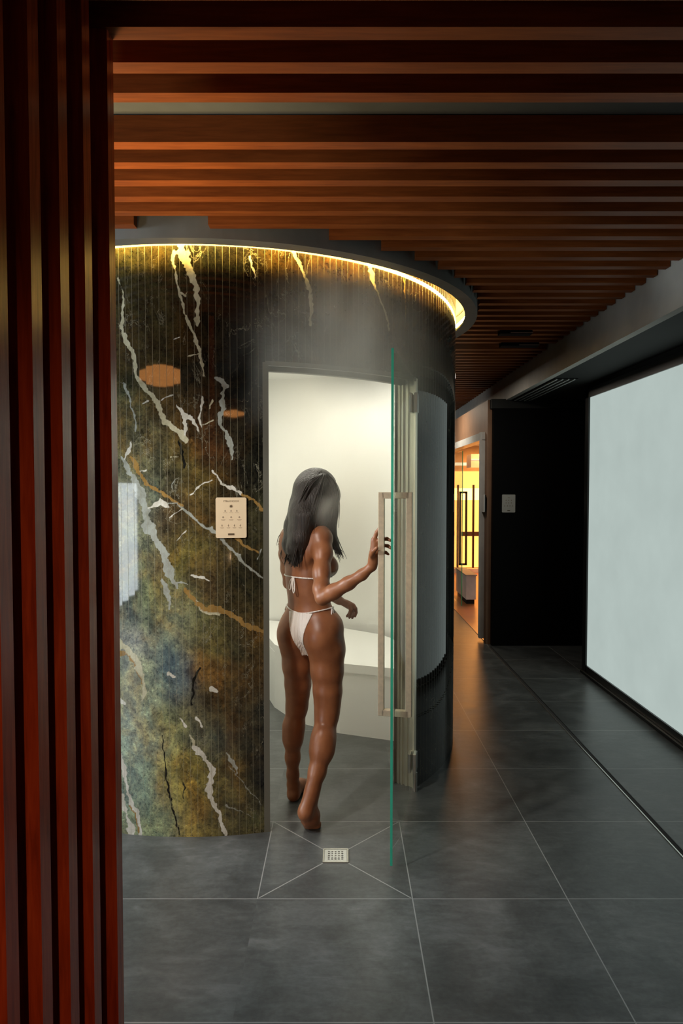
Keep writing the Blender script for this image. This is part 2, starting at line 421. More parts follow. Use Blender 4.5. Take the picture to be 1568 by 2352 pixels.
def stone_colours(P):
    """P: (n,2) angle deg, z -> colours (n,3), vein mask (n)"""
    U = np.stack([np.radians(P[:, 0])*RD, P[:, 1]], 1)
    # smooth wobble so that veins are ragged
    def wob(s, ph):
        return (np.sin(U[:, 0]*s+ph)+np.sin(U[:, 1]*s*1.3+ph*2.1)+np.sin((U[:, 0]+U[:, 1])*s*.8+ph*3.3)+.6*np.sin((U[:, 0]*2.1-U[:, 1]*1.7)*s+ph))/3.6
    W = U.copy(); W[:, 0] += .006*wob(70, 1)+.003*wob(180, 4); W[:, 1] += .006*wob(64, 2)+.003*wob(200, 5)
    S = 1/500.
    num = np.zeros((len(U), 3)); den = np.zeros(len(U))+1e-6
    num += np.array((.012, .012, .011))*1e-6*0
    T = U.copy(); T[:, 0] += .03*wob(16, 7)+.012*wob(47, 3); T[:, 1] += .04*wob(13, 5)+.015*wob(41, 9)
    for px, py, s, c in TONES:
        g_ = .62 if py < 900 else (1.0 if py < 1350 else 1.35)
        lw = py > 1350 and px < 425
        c = (c[0]*g_*(1.05 if lw else 1), c[1]*g_*(1.22 if lw else 1), c[2]*g_*(1.55 if lw else 1))  # lower left made paler and cooler: broad mirrored light put into the stone
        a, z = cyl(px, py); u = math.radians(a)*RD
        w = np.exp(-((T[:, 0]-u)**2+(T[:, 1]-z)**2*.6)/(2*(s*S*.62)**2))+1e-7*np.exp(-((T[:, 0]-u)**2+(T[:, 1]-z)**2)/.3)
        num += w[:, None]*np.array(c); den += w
    den[den < 1e-5] += 0
    C = num/den[:, None]
    V = np.zeros(len(U)); VC = np.zeros((len(U), 3))
    for c, pts in VEINS:
        q = []
        for px, py, w in pts:
            a, z = cyl(px, py); q.append((math.radians(a)*RD, z, w*S*.5))
        q = np.array(q); lo = q[:, :2].min(0)-.06; hi = q[:, :2].max(0)+.06
        sel = np.where((W[:, 0] > lo[0]) & (W[:, 0] < hi[0]) & (W[:, 1] > lo[1]) & (W[:, 1] < hi[1]))[0]
        if not len(sel): continue
        X = W[sel]; best = np.zeros(len(sel))
        for i in range(len(q)-1):
            a, b = q[i, :2], q[i+1, :2]; d = b-a
            t = np.clip(((X-a)@d)/(d@d+1e-12), 0, 1)
            dist = np.linalg.norm(X-a-t[:, None]*d, axis=1)
            w = q[i, 2]*(1-t)+q[i+1, 2]*t
            w = w*(1+.55*wob(150, 2)[sel]+.45*wob(53, 6)[sel])
            best = np.maximum(best, np.clip(.5+(w-dist)/.007, 0, 1))
        up = best > V[sel]
        idx = sel[up]; V[idx] = best[up]; VC[idx] = np.array(c)
    return C, V, VC

def marble_mat():
    t = NT('green_veined_marble')
    base = t.n('Attribute', attribute_name='tone').outputs[0]
    vn = t.n('Attribute', attribute_name='vein'); vc = t.n('Attribute', attribute_name='vein_colour').outputs[0]
    p = t.obj()
    n1 = t.noise(t.mapping(p, (1, 1, .8)), 15, 10, .74, .35)
    n2 = t.noise(p, 85, 6, .72, .25)
    n3 = t.noise(t.mapping(p, (1, 1, .55), rot=(.3, .5, 0)), 7, 7, .62, .8)
    n4 = t.noise(t.mapping(p, (1, 1, .7), loc=(3, 1, 2)), 6, 6, .6, .6)
    n5 = t.noise(t.mapping(p, (1, 1, .6), loc=(7, 5, 1), rot=(0, .5, .2)), 11, 8, .68, .5)
    # mottling keeps the mean
    mot = t.ramp(n1, [(.30, (.25, .25, .28)), (.45, (.72, .72, .74)), (.55, (1.25, 1.2, 1.05)), (.72, (2.2, 2.1, 1.7))])
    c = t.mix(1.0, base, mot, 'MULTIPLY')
    c = t.mix(t.math('MULTIPLY', t.math('SUBTRACT', n4, .52), 6, clamp=True), c, t.mix(1.0, c, (1.22, .90, .66), 'MULTIPLY'))
    c = t.mix(t.math('MULTIPLY', t.math('SUBTRACT', .45, n4), 6, clamp=True), c, t.mix(1.0, c, (.78, 1.02, 1.18), 'MULTIPLY'))
    c = t.mix(t.math('MULTIPLY', t.math('SUBTRACT', n5, .60), 9, clamp=True), c, t.mix(1.0, c, (.18, .18, .20), 'MULTIPLY'))
    spk = t.ramp(n2, [(.36, (.25, .27, .3)), (.48, (1, 1, 1)), (.58, (1.05, 1.05, 1)), (.72, (2.6, 2.7, 2.5))])
    c = t.mix(.75, c, t.mix(1.0, c, spk, 'MULTIPLY'))
    # fine pale crackle
    ck = t.math('ABSOLUTE', t.math('SUBTRACT', n3, .5))
    ckm = t.math('SUBTRACT', 1.0, t.math('DIVIDE', ck, .0075), clamp=True)
    ckm = t.math('MULTIPLY', ckm, t.math('MULTIPLY', t.math('SUBTRACT', n5, .48), 8, clamp=True))
    c = t.mix(t.math('MULTIPLY', ckm, .7), c, (.30, .30, .22))
    vm = t.math('ADD', vn.outputs['Fac'], t.math('MULTIPLY', t.math('SUBTRACT', n2, .5), .9))
    vm = t.math('MULTIPLY', t.math('SUBTRACT', vm, .33), 3.2, clamp=True)
    vm = t.math('MULTIPLY', vm, t.math('GREATER_THAN', vn.outputs['Fac'], .02))
    vcol = t.mix(1.0, vc, t.ramp(n1, [(.3, (.55, .52, .45)), (.6, (1.05, 1.05, 1.05))]), 'MULTIPLY')
    c = t.mix(vm, c, vcol)
    # joints between the upright strips
    s = t.n('SeparateXYZ', i_0=p)
    ang = t.math('ARCTAN2', s.outputs[0], t.math('MULTIPLY', s.outputs[1], -1))
    fr = t.math('FRACT', t.math('ADD', t.math('DIVIDE', t.math('SUBTRACT', ang, A0), R(1.25)), 400))
    j = t.math('GREATER_THAN', t.math('ABSOLUTE', t.math('SUBTRACT', fr, .5)), .5-.028)
    c = t.mix(t.math('MULTIPLY', j, .55), c, (.22, .22, .15))
    rough = t.math('ADD', .03, t.math('MULTIPLY', j, .3))
    return t.pbr(c, rough, spec=.36)
M_marble = marble_mat()

def build_drum():
    V, F = [], []; ANG = []
    def strip(a0, a1, nx, z0, z1, nz):
        b = len(V)
        p0 = (math.sin(a0)*RD, -math.cos(a0)*RD); p1 = (math.sin(a1)*RD, -math.cos(a1)*RD)
        for j in range(nz+1):
            z = z0+(z1-z0)*j/nz
            for i in range(nx+1):
                t = i/nx; V.append((p0[0]*(1-t)+p1[0]*t, p0[1]*(1-t)+p1[1]*t, z))
                ANG.append((math.degrees(a0+(a1-a0)*t), z))
        for j in range(nz):
            for i in range(nx):
                q = b+j*(nx+1)+i; F.append((q, q+1, q+nx+2, q+nx+1))
    for k in range(288):
        a0 = A0+R(1.25)*k; a1 = a0+R(1.25)
        dg = math.degrees(a0) % 360; dg = dg-360 if dg > 180 else dg
        a0 = R(dg); a1 = a0+R(1.25)
        inop = k < 28
        if inop: strip(a0, a1, 6, OP_Z, Z_TOP, 110)
        elif -22 < dg < 14.74: strip(a0, a1, 8, 0, Z_TOP, 620)
        elif dg > 49 and dg < 110: strip(a0, a1, 1, 0, Z_TOP, 30)
        else: strip(a0, a1, 1, 0, Z_TOP, 2)
    me = bpy.data.meshes.new('wall_round'); me.from_pydata(V, [], F); me.update()
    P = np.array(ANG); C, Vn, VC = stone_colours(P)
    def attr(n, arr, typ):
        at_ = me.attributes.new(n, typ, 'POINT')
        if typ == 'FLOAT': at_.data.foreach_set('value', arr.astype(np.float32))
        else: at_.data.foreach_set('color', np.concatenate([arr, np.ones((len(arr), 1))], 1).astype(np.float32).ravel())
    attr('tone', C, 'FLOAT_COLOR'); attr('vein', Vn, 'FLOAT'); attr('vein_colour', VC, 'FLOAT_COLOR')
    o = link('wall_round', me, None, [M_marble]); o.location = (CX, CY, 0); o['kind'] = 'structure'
build_drum()

# white lining of the steam room, its ceiling and bench
RI = 1.30
m = MB()
m.lathe([(RI, OP_Z), (RI, 2.47)], (CX, CY), A0+R(1), A1-R(1), 28)
m.lathe([(RI, .0), (RI, 2.47)], (CX, CY), A1-R(1), A0+R(1)+2*PI, 140)
o = m.build('wall_steam_room', M_tile_w, smooth=True); o['kind'] = 'structure'
m = MB(); m.lathe([(0.0, 2.47), (RD-.01, 2.47), (RD-.01, 2.50), (0.0, 2.50)], (CX, CY), n=96)
o = m.build('ceiling_steam_room', M_tile_w); o['kind'] = 'structure'

# door surround: jambs and lintel
def P2(r, a): return Vector((CX+r*math.sin(a), CY-r*math.cos(a), 0))
m = MB()
m.lathe([(RI, OP_Z), (RD+.002, OP_Z)], (CX, CY), A0, A1, 28)
m.lathe([(RD-.012, OP_Z-.016), (RD+.004, OP_Z-.016), (RD+.004, OP_Z+.004), (RD-.012, OP_Z+.004)], (CX, CY), A0, A1, 28, closed=True)
m.lathe([(RI+.02, OP_Z-.03), (RI+.05, OP_Z-.03), (RI+.05, OP_Z+.001), (RI+.02, OP_Z+.001)], (CX, CY), A0, A1, 28, closed=True)
M_jamb = plain('olive_grey_trim', (.125, .13, .105), .5, var=.05)
o = m.build('trim_3', M_jamb); o['kind'] = 'structure'
m = MB()
for a, sgn in ((A0, 1), (A1, -1)):
    e1, e2 = P2(RI-.005, a), P2(RD+.003, a)
    d = (e2-e1); n = Vector((d.y, -d.x, 0)).normalized()*(-1 if a == A0 else 1)
    # n points into the opening
    if (P2(RD, (A0+A1)/2)-e2).dot(n) < 0: n = -n
    def slab(t0, t1, w0, w1):
        q = [e1+d*t0+n*w0, e1+d*t1+n*w0, e1+d*t1+n*w1, e1+d*t0+n*w1]
        z1 = OP_Z-.001
        m.add([(v.x, v.y, 0) for v in q]+[(v.x, v.y, z1) for v in q], [(3,2,1,0),(4,5,6,7),(0,1,5,4),(1,2,6,5),(2,3,7,6),(3,0,4,7)])
    slab(0, 1.0, -.012, .0)
    if a == A0:
        slab(.82, 1.0, 0, .014); o = m.build('trim_4', M_jamb); o['kind'] = 'structure'; m = MB()
    else: slab(.9, 1.0, 0, .006)
    if a == A1:
        slab(.1, .22, 0, .008); slab(.34, .40, 0, .012); slab(.52, .64, 0, .007)
o = m.build('trim_5', plain('pale_jamb_metal', (.86, .82, .66), .36, .85, var=.05)); o['kind'] = 'structure'

be = empty('steam_bench', (-.3, 4.6, 0))
tag(be, 'low white built bench along the back of the bright steam room', 'bench')
bl = [(.50, 4.10), (.30, 4.19), (-.01, 4.31), (-.30, 4.52), (-.48, 4.83), (-.62, 5.3), (-.7, 5.72)]
def bench(z0, z1, off, mat, name):
    m = MB(); n = len(bl)
    back = [(.595, 4.30), (.50, 4.78), (.30, 5.15), (.0, 5.40), (-.25, 5.55), (-.5, 5.66), (-.69, 5.725)]
    fr = [(x+off*.5, y-off) for x, y in bl] if off else bl
    v = [(x, y, z0) for x, y in fr]+[(x, y, z1) for x, y in fr]+[(x, y, z1) for x, y in back]+[(x, y, z0) for x, y in back]
    f = []
    for i in range(n-1):
        f += [(i, i+1, n+i+1, n+i), (n+i, n+i+1, 2*n+i+1, 2*n+i), (3*n+i, 3*n+i+1, i+1, i)]
    m.add(v, f); return m.build(name, mat, be)
bench(0, .40, 0, M_tile_w, 'riser'); bench(.40, .455, .012, M_tile_w, 'seat')

# lamps of the steam room; the last is added unseen to brighten jamb and floor
for i, (x, y, lab) in enumerate([(-.06, 5.0, 'round recessed lamp glowing at the top of the steam room doorway'), (-.55, 3.75, 'round recessed lamp in the steam room ceiling above the doorway side'), (-1.3, 4.6, 'round recessed lamp in the steam room ceiling deep inside on the left'), (-.12, 3.98, 'added unseen lamp in the steam room ceiling brightening the jamb and floor')]):
    o = empty('ceiling_lamp', (x, y, 2.47)); tag(o, lab, 'lamp')
    m = MB(); m.lathe([(.075, 2.455), (.085, 2.455), (.085, 2.47), (.075, 2.47)], (x, y), n=32, closed=True); m.build('lamp_ring', M_white, o)
    m = MB(); m.lathe([(0, 2.458), (.075, 2.458)], (x, y), n=32); m.build('lamp_diffuser', M_lamp, o)

# ------------------------------------------------------------------ LED cove round the drum
cv = empty('cove_light', (CX, CY, 2.6)); tag(cv, 'curved grey ceiling ring with yellow LED cove lighting round the drum', 'cove light')
m = MB(); m.lathe([(1.470, 2.612), (1.543, 2.612), (1.543, 2.735), (1.408, 2.735), (1.408, 2.725), (1.497, 2.725), (1.497, 2.632), (1.470, 2.622)], (CX, CY), n=192, closed=True)
m.build('ring_housing', M_ring, cv, smooth=False)
m = MB(); m.lathe([(1.4965, 2.654), (1.4935, 2.655), (1.4935, 2.673), (1.4965, 2.674)], (CX, CY), n=192); m.build('led_strip', M_led, cv)
m = MB(); m.lathe([(1.4960, 2.678), (1.4950, 2.679), (1.4950, 2.722), (1.4960, 2.723)], (CX, CY), n=192); m.build('diffuser', M_ring_lit, cv)  # glowing band in place of the lit inner face of the ring

# ------------------------------------------------------------------ glass door
H = Vector((.372, 3.512, 0)); Fe = Vector((.2035, 2.742, 0))
dd = (Fe-H); LEN = dd.length; dd.normalize(); nn = Vector((dd.y, -dd.x, 0))   # nn points to the left (room) side
if nn.x > 0: nn = -nn
def glass_mat():
    t = NT('clear_door_glass')
    tr = t.n('BsdfTransparent'); tr.inputs[0].default_value = (.94, .975, .955, 1)
    gl = t.n('BsdfGlossy'); gl.inputs['Roughness'].default_value = .01; gl.inputs[0].default_value = (1, 1, 1, 1)
    fr = t.n('Fresnel'); fr.inputs[0].default_value = 1.45
    mx = t.n('MixShader'); t.set(mx.inputs[0], t.math('MULTIPLY', fr.outputs[0], .28)); t.set(mx.inputs[1], tr.outputs[0]); t.set(mx.inputs[2], gl.outputs[0])
    t.t.links.new(mx.outputs[0], t.out.inputs[0]); return t.mat
M_glass = glass_mat()
def edge_mat():
    t = NT('green_glass_edge')
    b = t.n('BsdfPrincipled'); b.inputs['Base Color'].default_value = (.04, .42, .29, 1); b.inputs['Roughness'].default_value = .25
    tl = t.n('BsdfTranslucent'); tl.inputs[0].default_value = (.10, .75, .52, 1)
    mx = t.n('MixShader'); mx.inputs[0].default_value = .6
    t.set(mx.inputs[1], b.outputs[0]); t.set(mx.inputs[2], tl.outputs[0]); t.t.links.new(mx.outputs[0], t.out.inputs[0]); return t.mat
M_edge = edge_mat()
gd = empty('glass_door', H); tag(gd, 'frameless clear glass door with green edge standing open from the steam room', 'door')
def Dp(s, w, z): # s: from the hinge, w: to the left side, z
    return H+dd*s+nn*w+Vector((0, 0, z))
def dbox(m, s0, s1, w0, w1, z0, z1, mi=0):
    q = [Dp(s0,w0,z0),Dp(s1,w0,z0),Dp(s1,w1,z0),Dp(s0,w1,z0),Dp(s0,w0,z1),Dp(s1,w0,z1),Dp(s1,w1,z1),Dp(s0,w1,z1)]
    m.add(q, [(3,2,1,0),(4,5,6,7),(0,1,5,4),(1,2,6,5),(2,3,7,6),(3,0,4,7)], mi)
m = MB(); dbox(m, .012, LEN, -.005, .005, .022, OP_Z-.004)
m.m[3] = 1
m.build('glass_pane', [M_glass, M_edge], gd)
SH = LEN-.065
h = MB()
for w0, w1 in ((.0055, .050), (-.062, -.0055)):
    for z in (.622, 1.525): dbox(h, SH-.0125, SH+.0125, w0, w1, z, z+.026)
dbox(h, SH-.0125, SH+.0125, .041, .066, .622, 1.551); dbox(h, SH-.0125, SH+.0125, -.074, -.049, .622, 1.551)
h.build('handle', M_handle, gd, bevel=.0015)
for z in (.10, 1.95):
    h = MB(); dbox(h, -.004, .055, -.022, -.0055, z, z+.10); dbox(h, -.004, .055, .0055, .020, z, z+.10); dbox(h, -.018, -.004, -.022, .020, z+.005, z+.095)
    h.build('hinge', M_steel, gd, bevel=.002)
h = MB(); h.tube([Dp(.03, -.015, .0), Dp(.03, -.015, .10)], .011, 12); h.build('pivot', M_steel, gd)

# ------------------------------------------------------------------ floor drain and metal channel
dr = empty('floor_drain', (DX, DY, 0)); tag(dr, 'small square steel drain grate in the slab before the doorway', 'drain')
m = MB(); s_ = .054
for a, b in (((-s_,-s_),(s_,-s_+.005)),((-s_,s_-.005),(s_,s_)),((-s_,-s_+.005),(-s_+.005,s_-.005)),((s_-.005,-s_+.005),(s_,s_-.005))):
    m.box((DX+a[0], DY+a[1], .0), (DX+b[0], DY+b[1], .0045))
m.build('frame', M_steel, dr)
m = MB(); g = .0475; nc = 5; cell = .0142; off = nc*cell/2
z = .0036
for a, b in (((-g,-g),(g,-off)),((-g,off),(g,g)),((-g,-off),(-off,off)),((off,-off),(g,off))):
    m.box((DX+a[0], DY+a[1], .0015), (DX+b[0], DY+b[1], z))
for i in range(nc):
    for j in range(nc):
        cx, cy = DX-off+cell*(i+.5), DY-off+cell*(j+.5); hh = cell/2
        rr = .0042 if (i in (1, 2, 3) and j in (1, 2, 3)) else .0053
        rim = [(cx+hh*max(-1, min(1, 1.42*math.cos(a))), cy+hh*max(-1, min(1, 1.42*math.sin(a)))) for a in [PI/8*k for k in range(16)]]
        hol = [(cx+rr*math.cos(PI/8*k), cy+rr*.9*math.sin(PI/8*k)) for k in range(16)]
        v = [(x, y, z) for x, y in rim]+[(x, y, z) for x, y in hol]+[(x, y, .0012) for x, y in hol]
        f = [(k, (k+1) % 16, 16+(k+1) % 16, 16+k) for k in range(16)]+[(16+k, 16+(k+1) % 16, 32+(k+1) % 16, 32+k) for k in range(16)]
        m.add(v, f)
m.build('grate', plain('satin_steel', (.75, .76, .70), .42, .6, var=.06, scale=40), dr)
quick('sump', (DX-g, DY-g, .0003), (DX+g, DY+g, .0010), M_dark, dr)
ch = empty('door_track', (1.465, 5, 0)); tag(ch, 'long thin metal guide track set in the dark floor tiles', 'track')
quick('groove', (1.452, 1.2, .0002), (1.474, 6.7, .0012), M_dark, ch)
quick('metal_lip', (1.446, 1.2, .0002), (1.452, 6.7, .0040), M_steel, ch)
quick('metal_lip', (1.474, 1.2, .0002), (1.478, 6.7, .0030), M_blackm, ch)

# ------------------------------------------------------------------ signs
def text_mesh(body, size, spacing=1.0):
    cu = bpy.data.curves.new('lettering', 'FONT'); cu.body = body; cu.size = size; cu.align_x = 'CENTER'; cu.align_y = 'CENTER'
    cu.space_character = spacing; cu.extrude = .0002
    o = bpy.data.objects.new('lettering', cu); col.objects.link(o)
    bpy.context.view_layer.update()
    me = bpy.data.meshes.new_from_object(o.evaluated_get(bpy.context.evaluated_depsgraph_get()))
    bpy.data.objects.remove(o); return me
def sign(name, label, centre, nrm, w, h, body, mat, lettered=True):
    nrm = Vector(nrm).normalized(); X = Vector((0, 0, 1)).cross(nrm).normalized(); Zv = Vector((0, 0, 1))
    Mx = Matrix(((X.x, 0, nrm.x, centre[0]), (X.y, 0, nrm.y, centre[1]), (0, 1, 0, centre[2]), (0, 0, 0, 1)))
    root = empty(name, centre); tag(root, label, 'sign')
    m = MB(); r = .008; out = []
    for cx, cy, a0 in ((w/2-r, h/2-r, 0), (-w/2+r, h/2-r, 90), (-w/2+r, -h/2+r, 180), (w/2-r, -h/2+r, 270)):
        for k in range(7): a = R(a0+15*k); out.append((cx+r*math.cos(a), cy+r*math.sin(a)))
    N = len(out)
    v = [Mx @ Vector((x, y, -.003)) for x, y in out]+[Mx @ Vector((x, y, .003)) for x, y in out]
    m.add(v, [tuple(range(N, 2*N)), tuple(range(N))[::-1]]+[(k, (k+1) % N, N+(k+1) % N, N+k) for k in range(N)])
    m.build('board', mat, root)
    if lettered:
        me = text_mesh(body, .0105, 1.05); me.transform(Mx @ Matrix.Translation((0, h*.405, .0035)))
        link('lettering', me, root, [M_ink])
        m = MB()
        def rect(x0, y0, x1, y1, mi=0): m.box((x0, y0, .003), (x1, y1, .0036), mi, Mx)
        def disc(x, y, r_, mi=0, sx=1):
            vv = [Mx @ Vector((x+r_*sx*math.cos(R(30*k)), y+r_*math.sin(R(30*k)), .0036)) for k in range(12)]; m.add(vv, [tuple(range(12))], mi)
        disc(0, h*.283, .0052)
        for k in range(8):
            a = R(45*k); disc(.0068*math.cos(a), h*.283+.0068*math.sin(a), .0012)
        m.build('emblem', M_ink, root); m = MB()
        for x in (-.026, 0, .025):
            disc(x, h*.175, .0032); rect(x-.004, h*.150, x+.004, h*.158); rect(x-.009, h*.122, x+.009, h*.129)
        for x in (-.035, 0, .036):
            disc(x, h*.018, .0035); rect(x-.001, h*-.01, x+.001, h*.03); rect(x-.005, h*.0, x+.005, h*.006); rect(x-.010, h*-.052, x+.010, h*-.044); rect(x-.007, h*-.068, x+.007, h*-.061)
        for x in (-.040, -.012, .014, .040):
            disc(x, h*-.195, .0030); rect(x-.0012, h*-.22, x+.0012, h*-.16); rect(x-.008, h*-.245, x+.008, h*-.238); rect(x-.006, h*-.262, x+.006, h*-.256)
        m.build('symbols', M_ink2, root); m = MB()
        rect(-.014, h*-.432, .014, h*-.385); m.build('plate', M_ink, root)
    return root
nS = Vector((-.49-CX, (3.03)-CY, 0)).normalized()
cS = Vector((CX, CY, 1.4365))+nS*(RD+.0032)
sign('wall_sign', 'cream rounded sign with symbols on the green marble wall', cS, nS, .135, .180, 'STEAM ROOM', M_sign)
sign('wall_sign', 'grey sign on the black wall beside the far doorway', (1.646, 6.7265, 1.4135), (0, -1, 0), .130, .176, 'ROOM', M_signw, lettered=False)
o = bpy.data.objects['wall_sign.001']
quick('lettering', (1.636, 6.7225, 1.470), (1.656, 6.7235, 1.474), M_ink2, o); quick('plate', (1.633, 6.7225, 1.340), (1.660, 6.7235, 1.348), M_ink, o)
m = MB()
for r_, n_ in ((1.445, 3), (1.42, 3), (1.39, 4)):
    for k in range(n_): x = 1.646+(k-(n_-1)/2)*.026; m.box((x-.004, 6.7225, r_-.004), (x+.004, 6.7235, r_+.004))
o_ = m.build('symbols', M_ink2, o); o_['kind'] = 'stuff'
sign('wall_sign', 'white sign seen edge on beside the glass sauna doorway', (1.4255, 6.865, 1.413), (-1, 0, 0), .13, .176, '', M_white, lettered=False)
quick('mount', (1.429, 6.80, 1.330), (1.439, 6.93, 1.496), M_black, bpy.data.objects['wall_sign.002'])

# ------------------------------------------------------------------ slot diffuser and small ceiling lamps
vt = empty('air_diffuser', (1.8, 6, BZ)); tag(vt, 'long linear slot air diffuser of pale blades in the lowered ceiling', 'vent')
quick('backing', (1.675, 5.4, BZ-.004), (1.86, 6.705, BZ+.001), M_dark, vt)
for k in range(4):
    x = 1.685+.047*k; quick('blade', (x, 5.4, BZ-.012), (x+.012, 6.705, BZ-.003), M_white, vt)
for px, py, y, w, lab in ((1200, 742, 4.75, .16, 'slim dark ceiling spotlight between slats, the nearer one'), (1217, 768, 5.15, .22, 'slim dark ceiling spotlight between slats, the farther one')):
    p = at(px, py, y); o = empty('spotlight', (p.x, y, 2.64)); tag(o, lab, 'spotlight')
    m = MB(); m.box((p.x-w, y-.03, 2.625), (p.x+.06, y+.05, 2.66)); m.build('housing', M_black, o)
    m = MB(); m.box((p.x-.09, y-.033, 2.628), (p.x+.062, y-.03, 2.635)); m.build('bezel', M_steel, o)

# ------------------------------------------------------------------ far doorway and the warm sauna beyond
o = struct('wall_passage', (1.45, 6.80, 0), (1.56, 6.92, BZ+.01), plain('brown_plaster', (.30, .17, .10), .6))
struct('wall_header', (1.45, 6.92, 2.13), (1.56, 12.8, BZ+.01), o.data.materials[0])
struct('ceiling_sauna', (1.56, 6.9, 2.34), (5.0, 13.8, 2.42), M_beam)
m = MB(); m.box((1.405, 6.93, .03), (1.50, 6.985, 2.13)); m.box((1.42, 6.92, 2.055), (1.53, 9.6, 2.132))
o = m.build('door_frame', M_white); tag(o, 'white metal frame round the far glass doorway', 'door frame')
# warm glowing end room
struct('wall_end', (1.3, 12.62, 0), (4.6, 12.72, 2.34), plain('warm_beige', (.62, .42, .22), .6))
struct('wall_side', (1.35, 12.8, 0), (1.45, 13.8, 2.4), M_beam)
sg = empty('sauna_front', (2.45, 12.5, 0)); tag(sg, 'bright amber glass sauna front glowing at the end of the far doorway', 'sauna')
quick('glowing_panel', (2.05, 12.56, .10), (3.6, 12.6, 1.87), M_sauna, sg)
quick('bright_band', (2.05, 12.53, 1.34), (3.6, 12.56, 1.56), glow('pale_sauna_light', (1, .40, .09), 8.0), sg)
quick('bench_edge', (2.2, 12.50, .68), (3.4, 12.55, .76), plain('dark_bench', (.10, .06, .04), .5), sg)
quick('plinth', (2.0, 12.5, 0), (3.7, 12.6, .08), M_white, sg)
m = MB()
for x in (2.08, 2.36, 2.66): m.box((x, 12.3, .12), (x+.035, 12.33, 1.62))
m.build('handle', plain('dark_bronze', (.09, .055, .035), .35, .5), sg)
quick('top_rail', (2.0, 12.3, 1.97), (3.7, 12.4, 2.02), glow('rail_light', (1, .7, .4), 1.5), sg)
fo = quick('sauna_floor', (1.455, 6.95, .001), (5.0, 12.5, .006), plain('glossy_orange_stone', (.50, .20, .075), .28, var=.15, scale=3)); tag(fo, 'glossy orange stone floor of the room beyond the far doorway', 'floor')
gp = empty('glass_door', (1.47, 9.2, 0)); tag(gp, 'clear glass door with long square handle standing open in the far doorway', 'door')
m = MB(); m.box((1.57, 8.9, .02), (1.58, 9.8, 2.05)); m.m[2] = 1; m.m[4] = 1; m.build('glass_pane', [M_glass, M_edge], gp)
m = MB()
for x in (1.625, 1.545): m.box((x, 8.95, .55), (x+.025, 8.975, 1.52))
for z in (.55, 1.495): m.box((1.545, 8.95, z), (1.65, 8.975, z+.025))
m.build('handle', plain('bronze_handle', (.30, .19, .11), .3, .8), gp)
cb = empty('storage_unit', (1.63, 9.4, 0)); tag(cb, 'low pale grey cabinet just inside the far glass doorway', 'cabinet')
quick('body', (1.67, 9.1, .07), (1.80, 9.9, .39), M_white, cb); quick('plinth', (1.68, 9.15, .006), (1.79, 9.85, .07), M_dark, cb)
quick('top', (1.66, 9.08, .39), (1.81, 9.92, .405), M_beam, cb)
pl = empty('wall_unit', (2.4, 11.3, 1.9)); tag(pl, 'pale white box unit hanging under the ceiling behind the far glass door', 'unit')
quick('body', (2.12, 11.2, 1.90), (2.62, 11.6, 2.12), M_white, pl); quick('strip', (2.12, 11.19, 2.02), (2.62, 11.2, 2.035), glow('unit_light', (1, .8, .5), 1.2), pl)
quick('hanger', (2.3, 11.35, 2.12), (2.4, 11.45, 2.34), M_dark, pl)

# amber discs in the ceiling of the lounge side (mirrored in the stone)
for x, y, r_, lab in ((-2.1, -.2, .66, 'amber glowing round ceiling disc mirrored large in the marble'), (.57, -3.5, .5, 'amber glowing round ceiling disc mirrored small in the marble')):
    o = empty('ceiling_disc', (x, y, 2.64)); tag(o, lab, 'ceiling light')
    m = MB(); m.lathe([(0, 2.60), (r_, 2.60)], (x, y), n=48); m.build('disc', M_amber, o)
    m = MB(); m.lathe([(r_, 2.598), (r_+.02, 2.598), (r_+.02, 2.73), (r_, 2.73)], (x, y), n=48, closed=True); m.build('rim', M_wood, o)

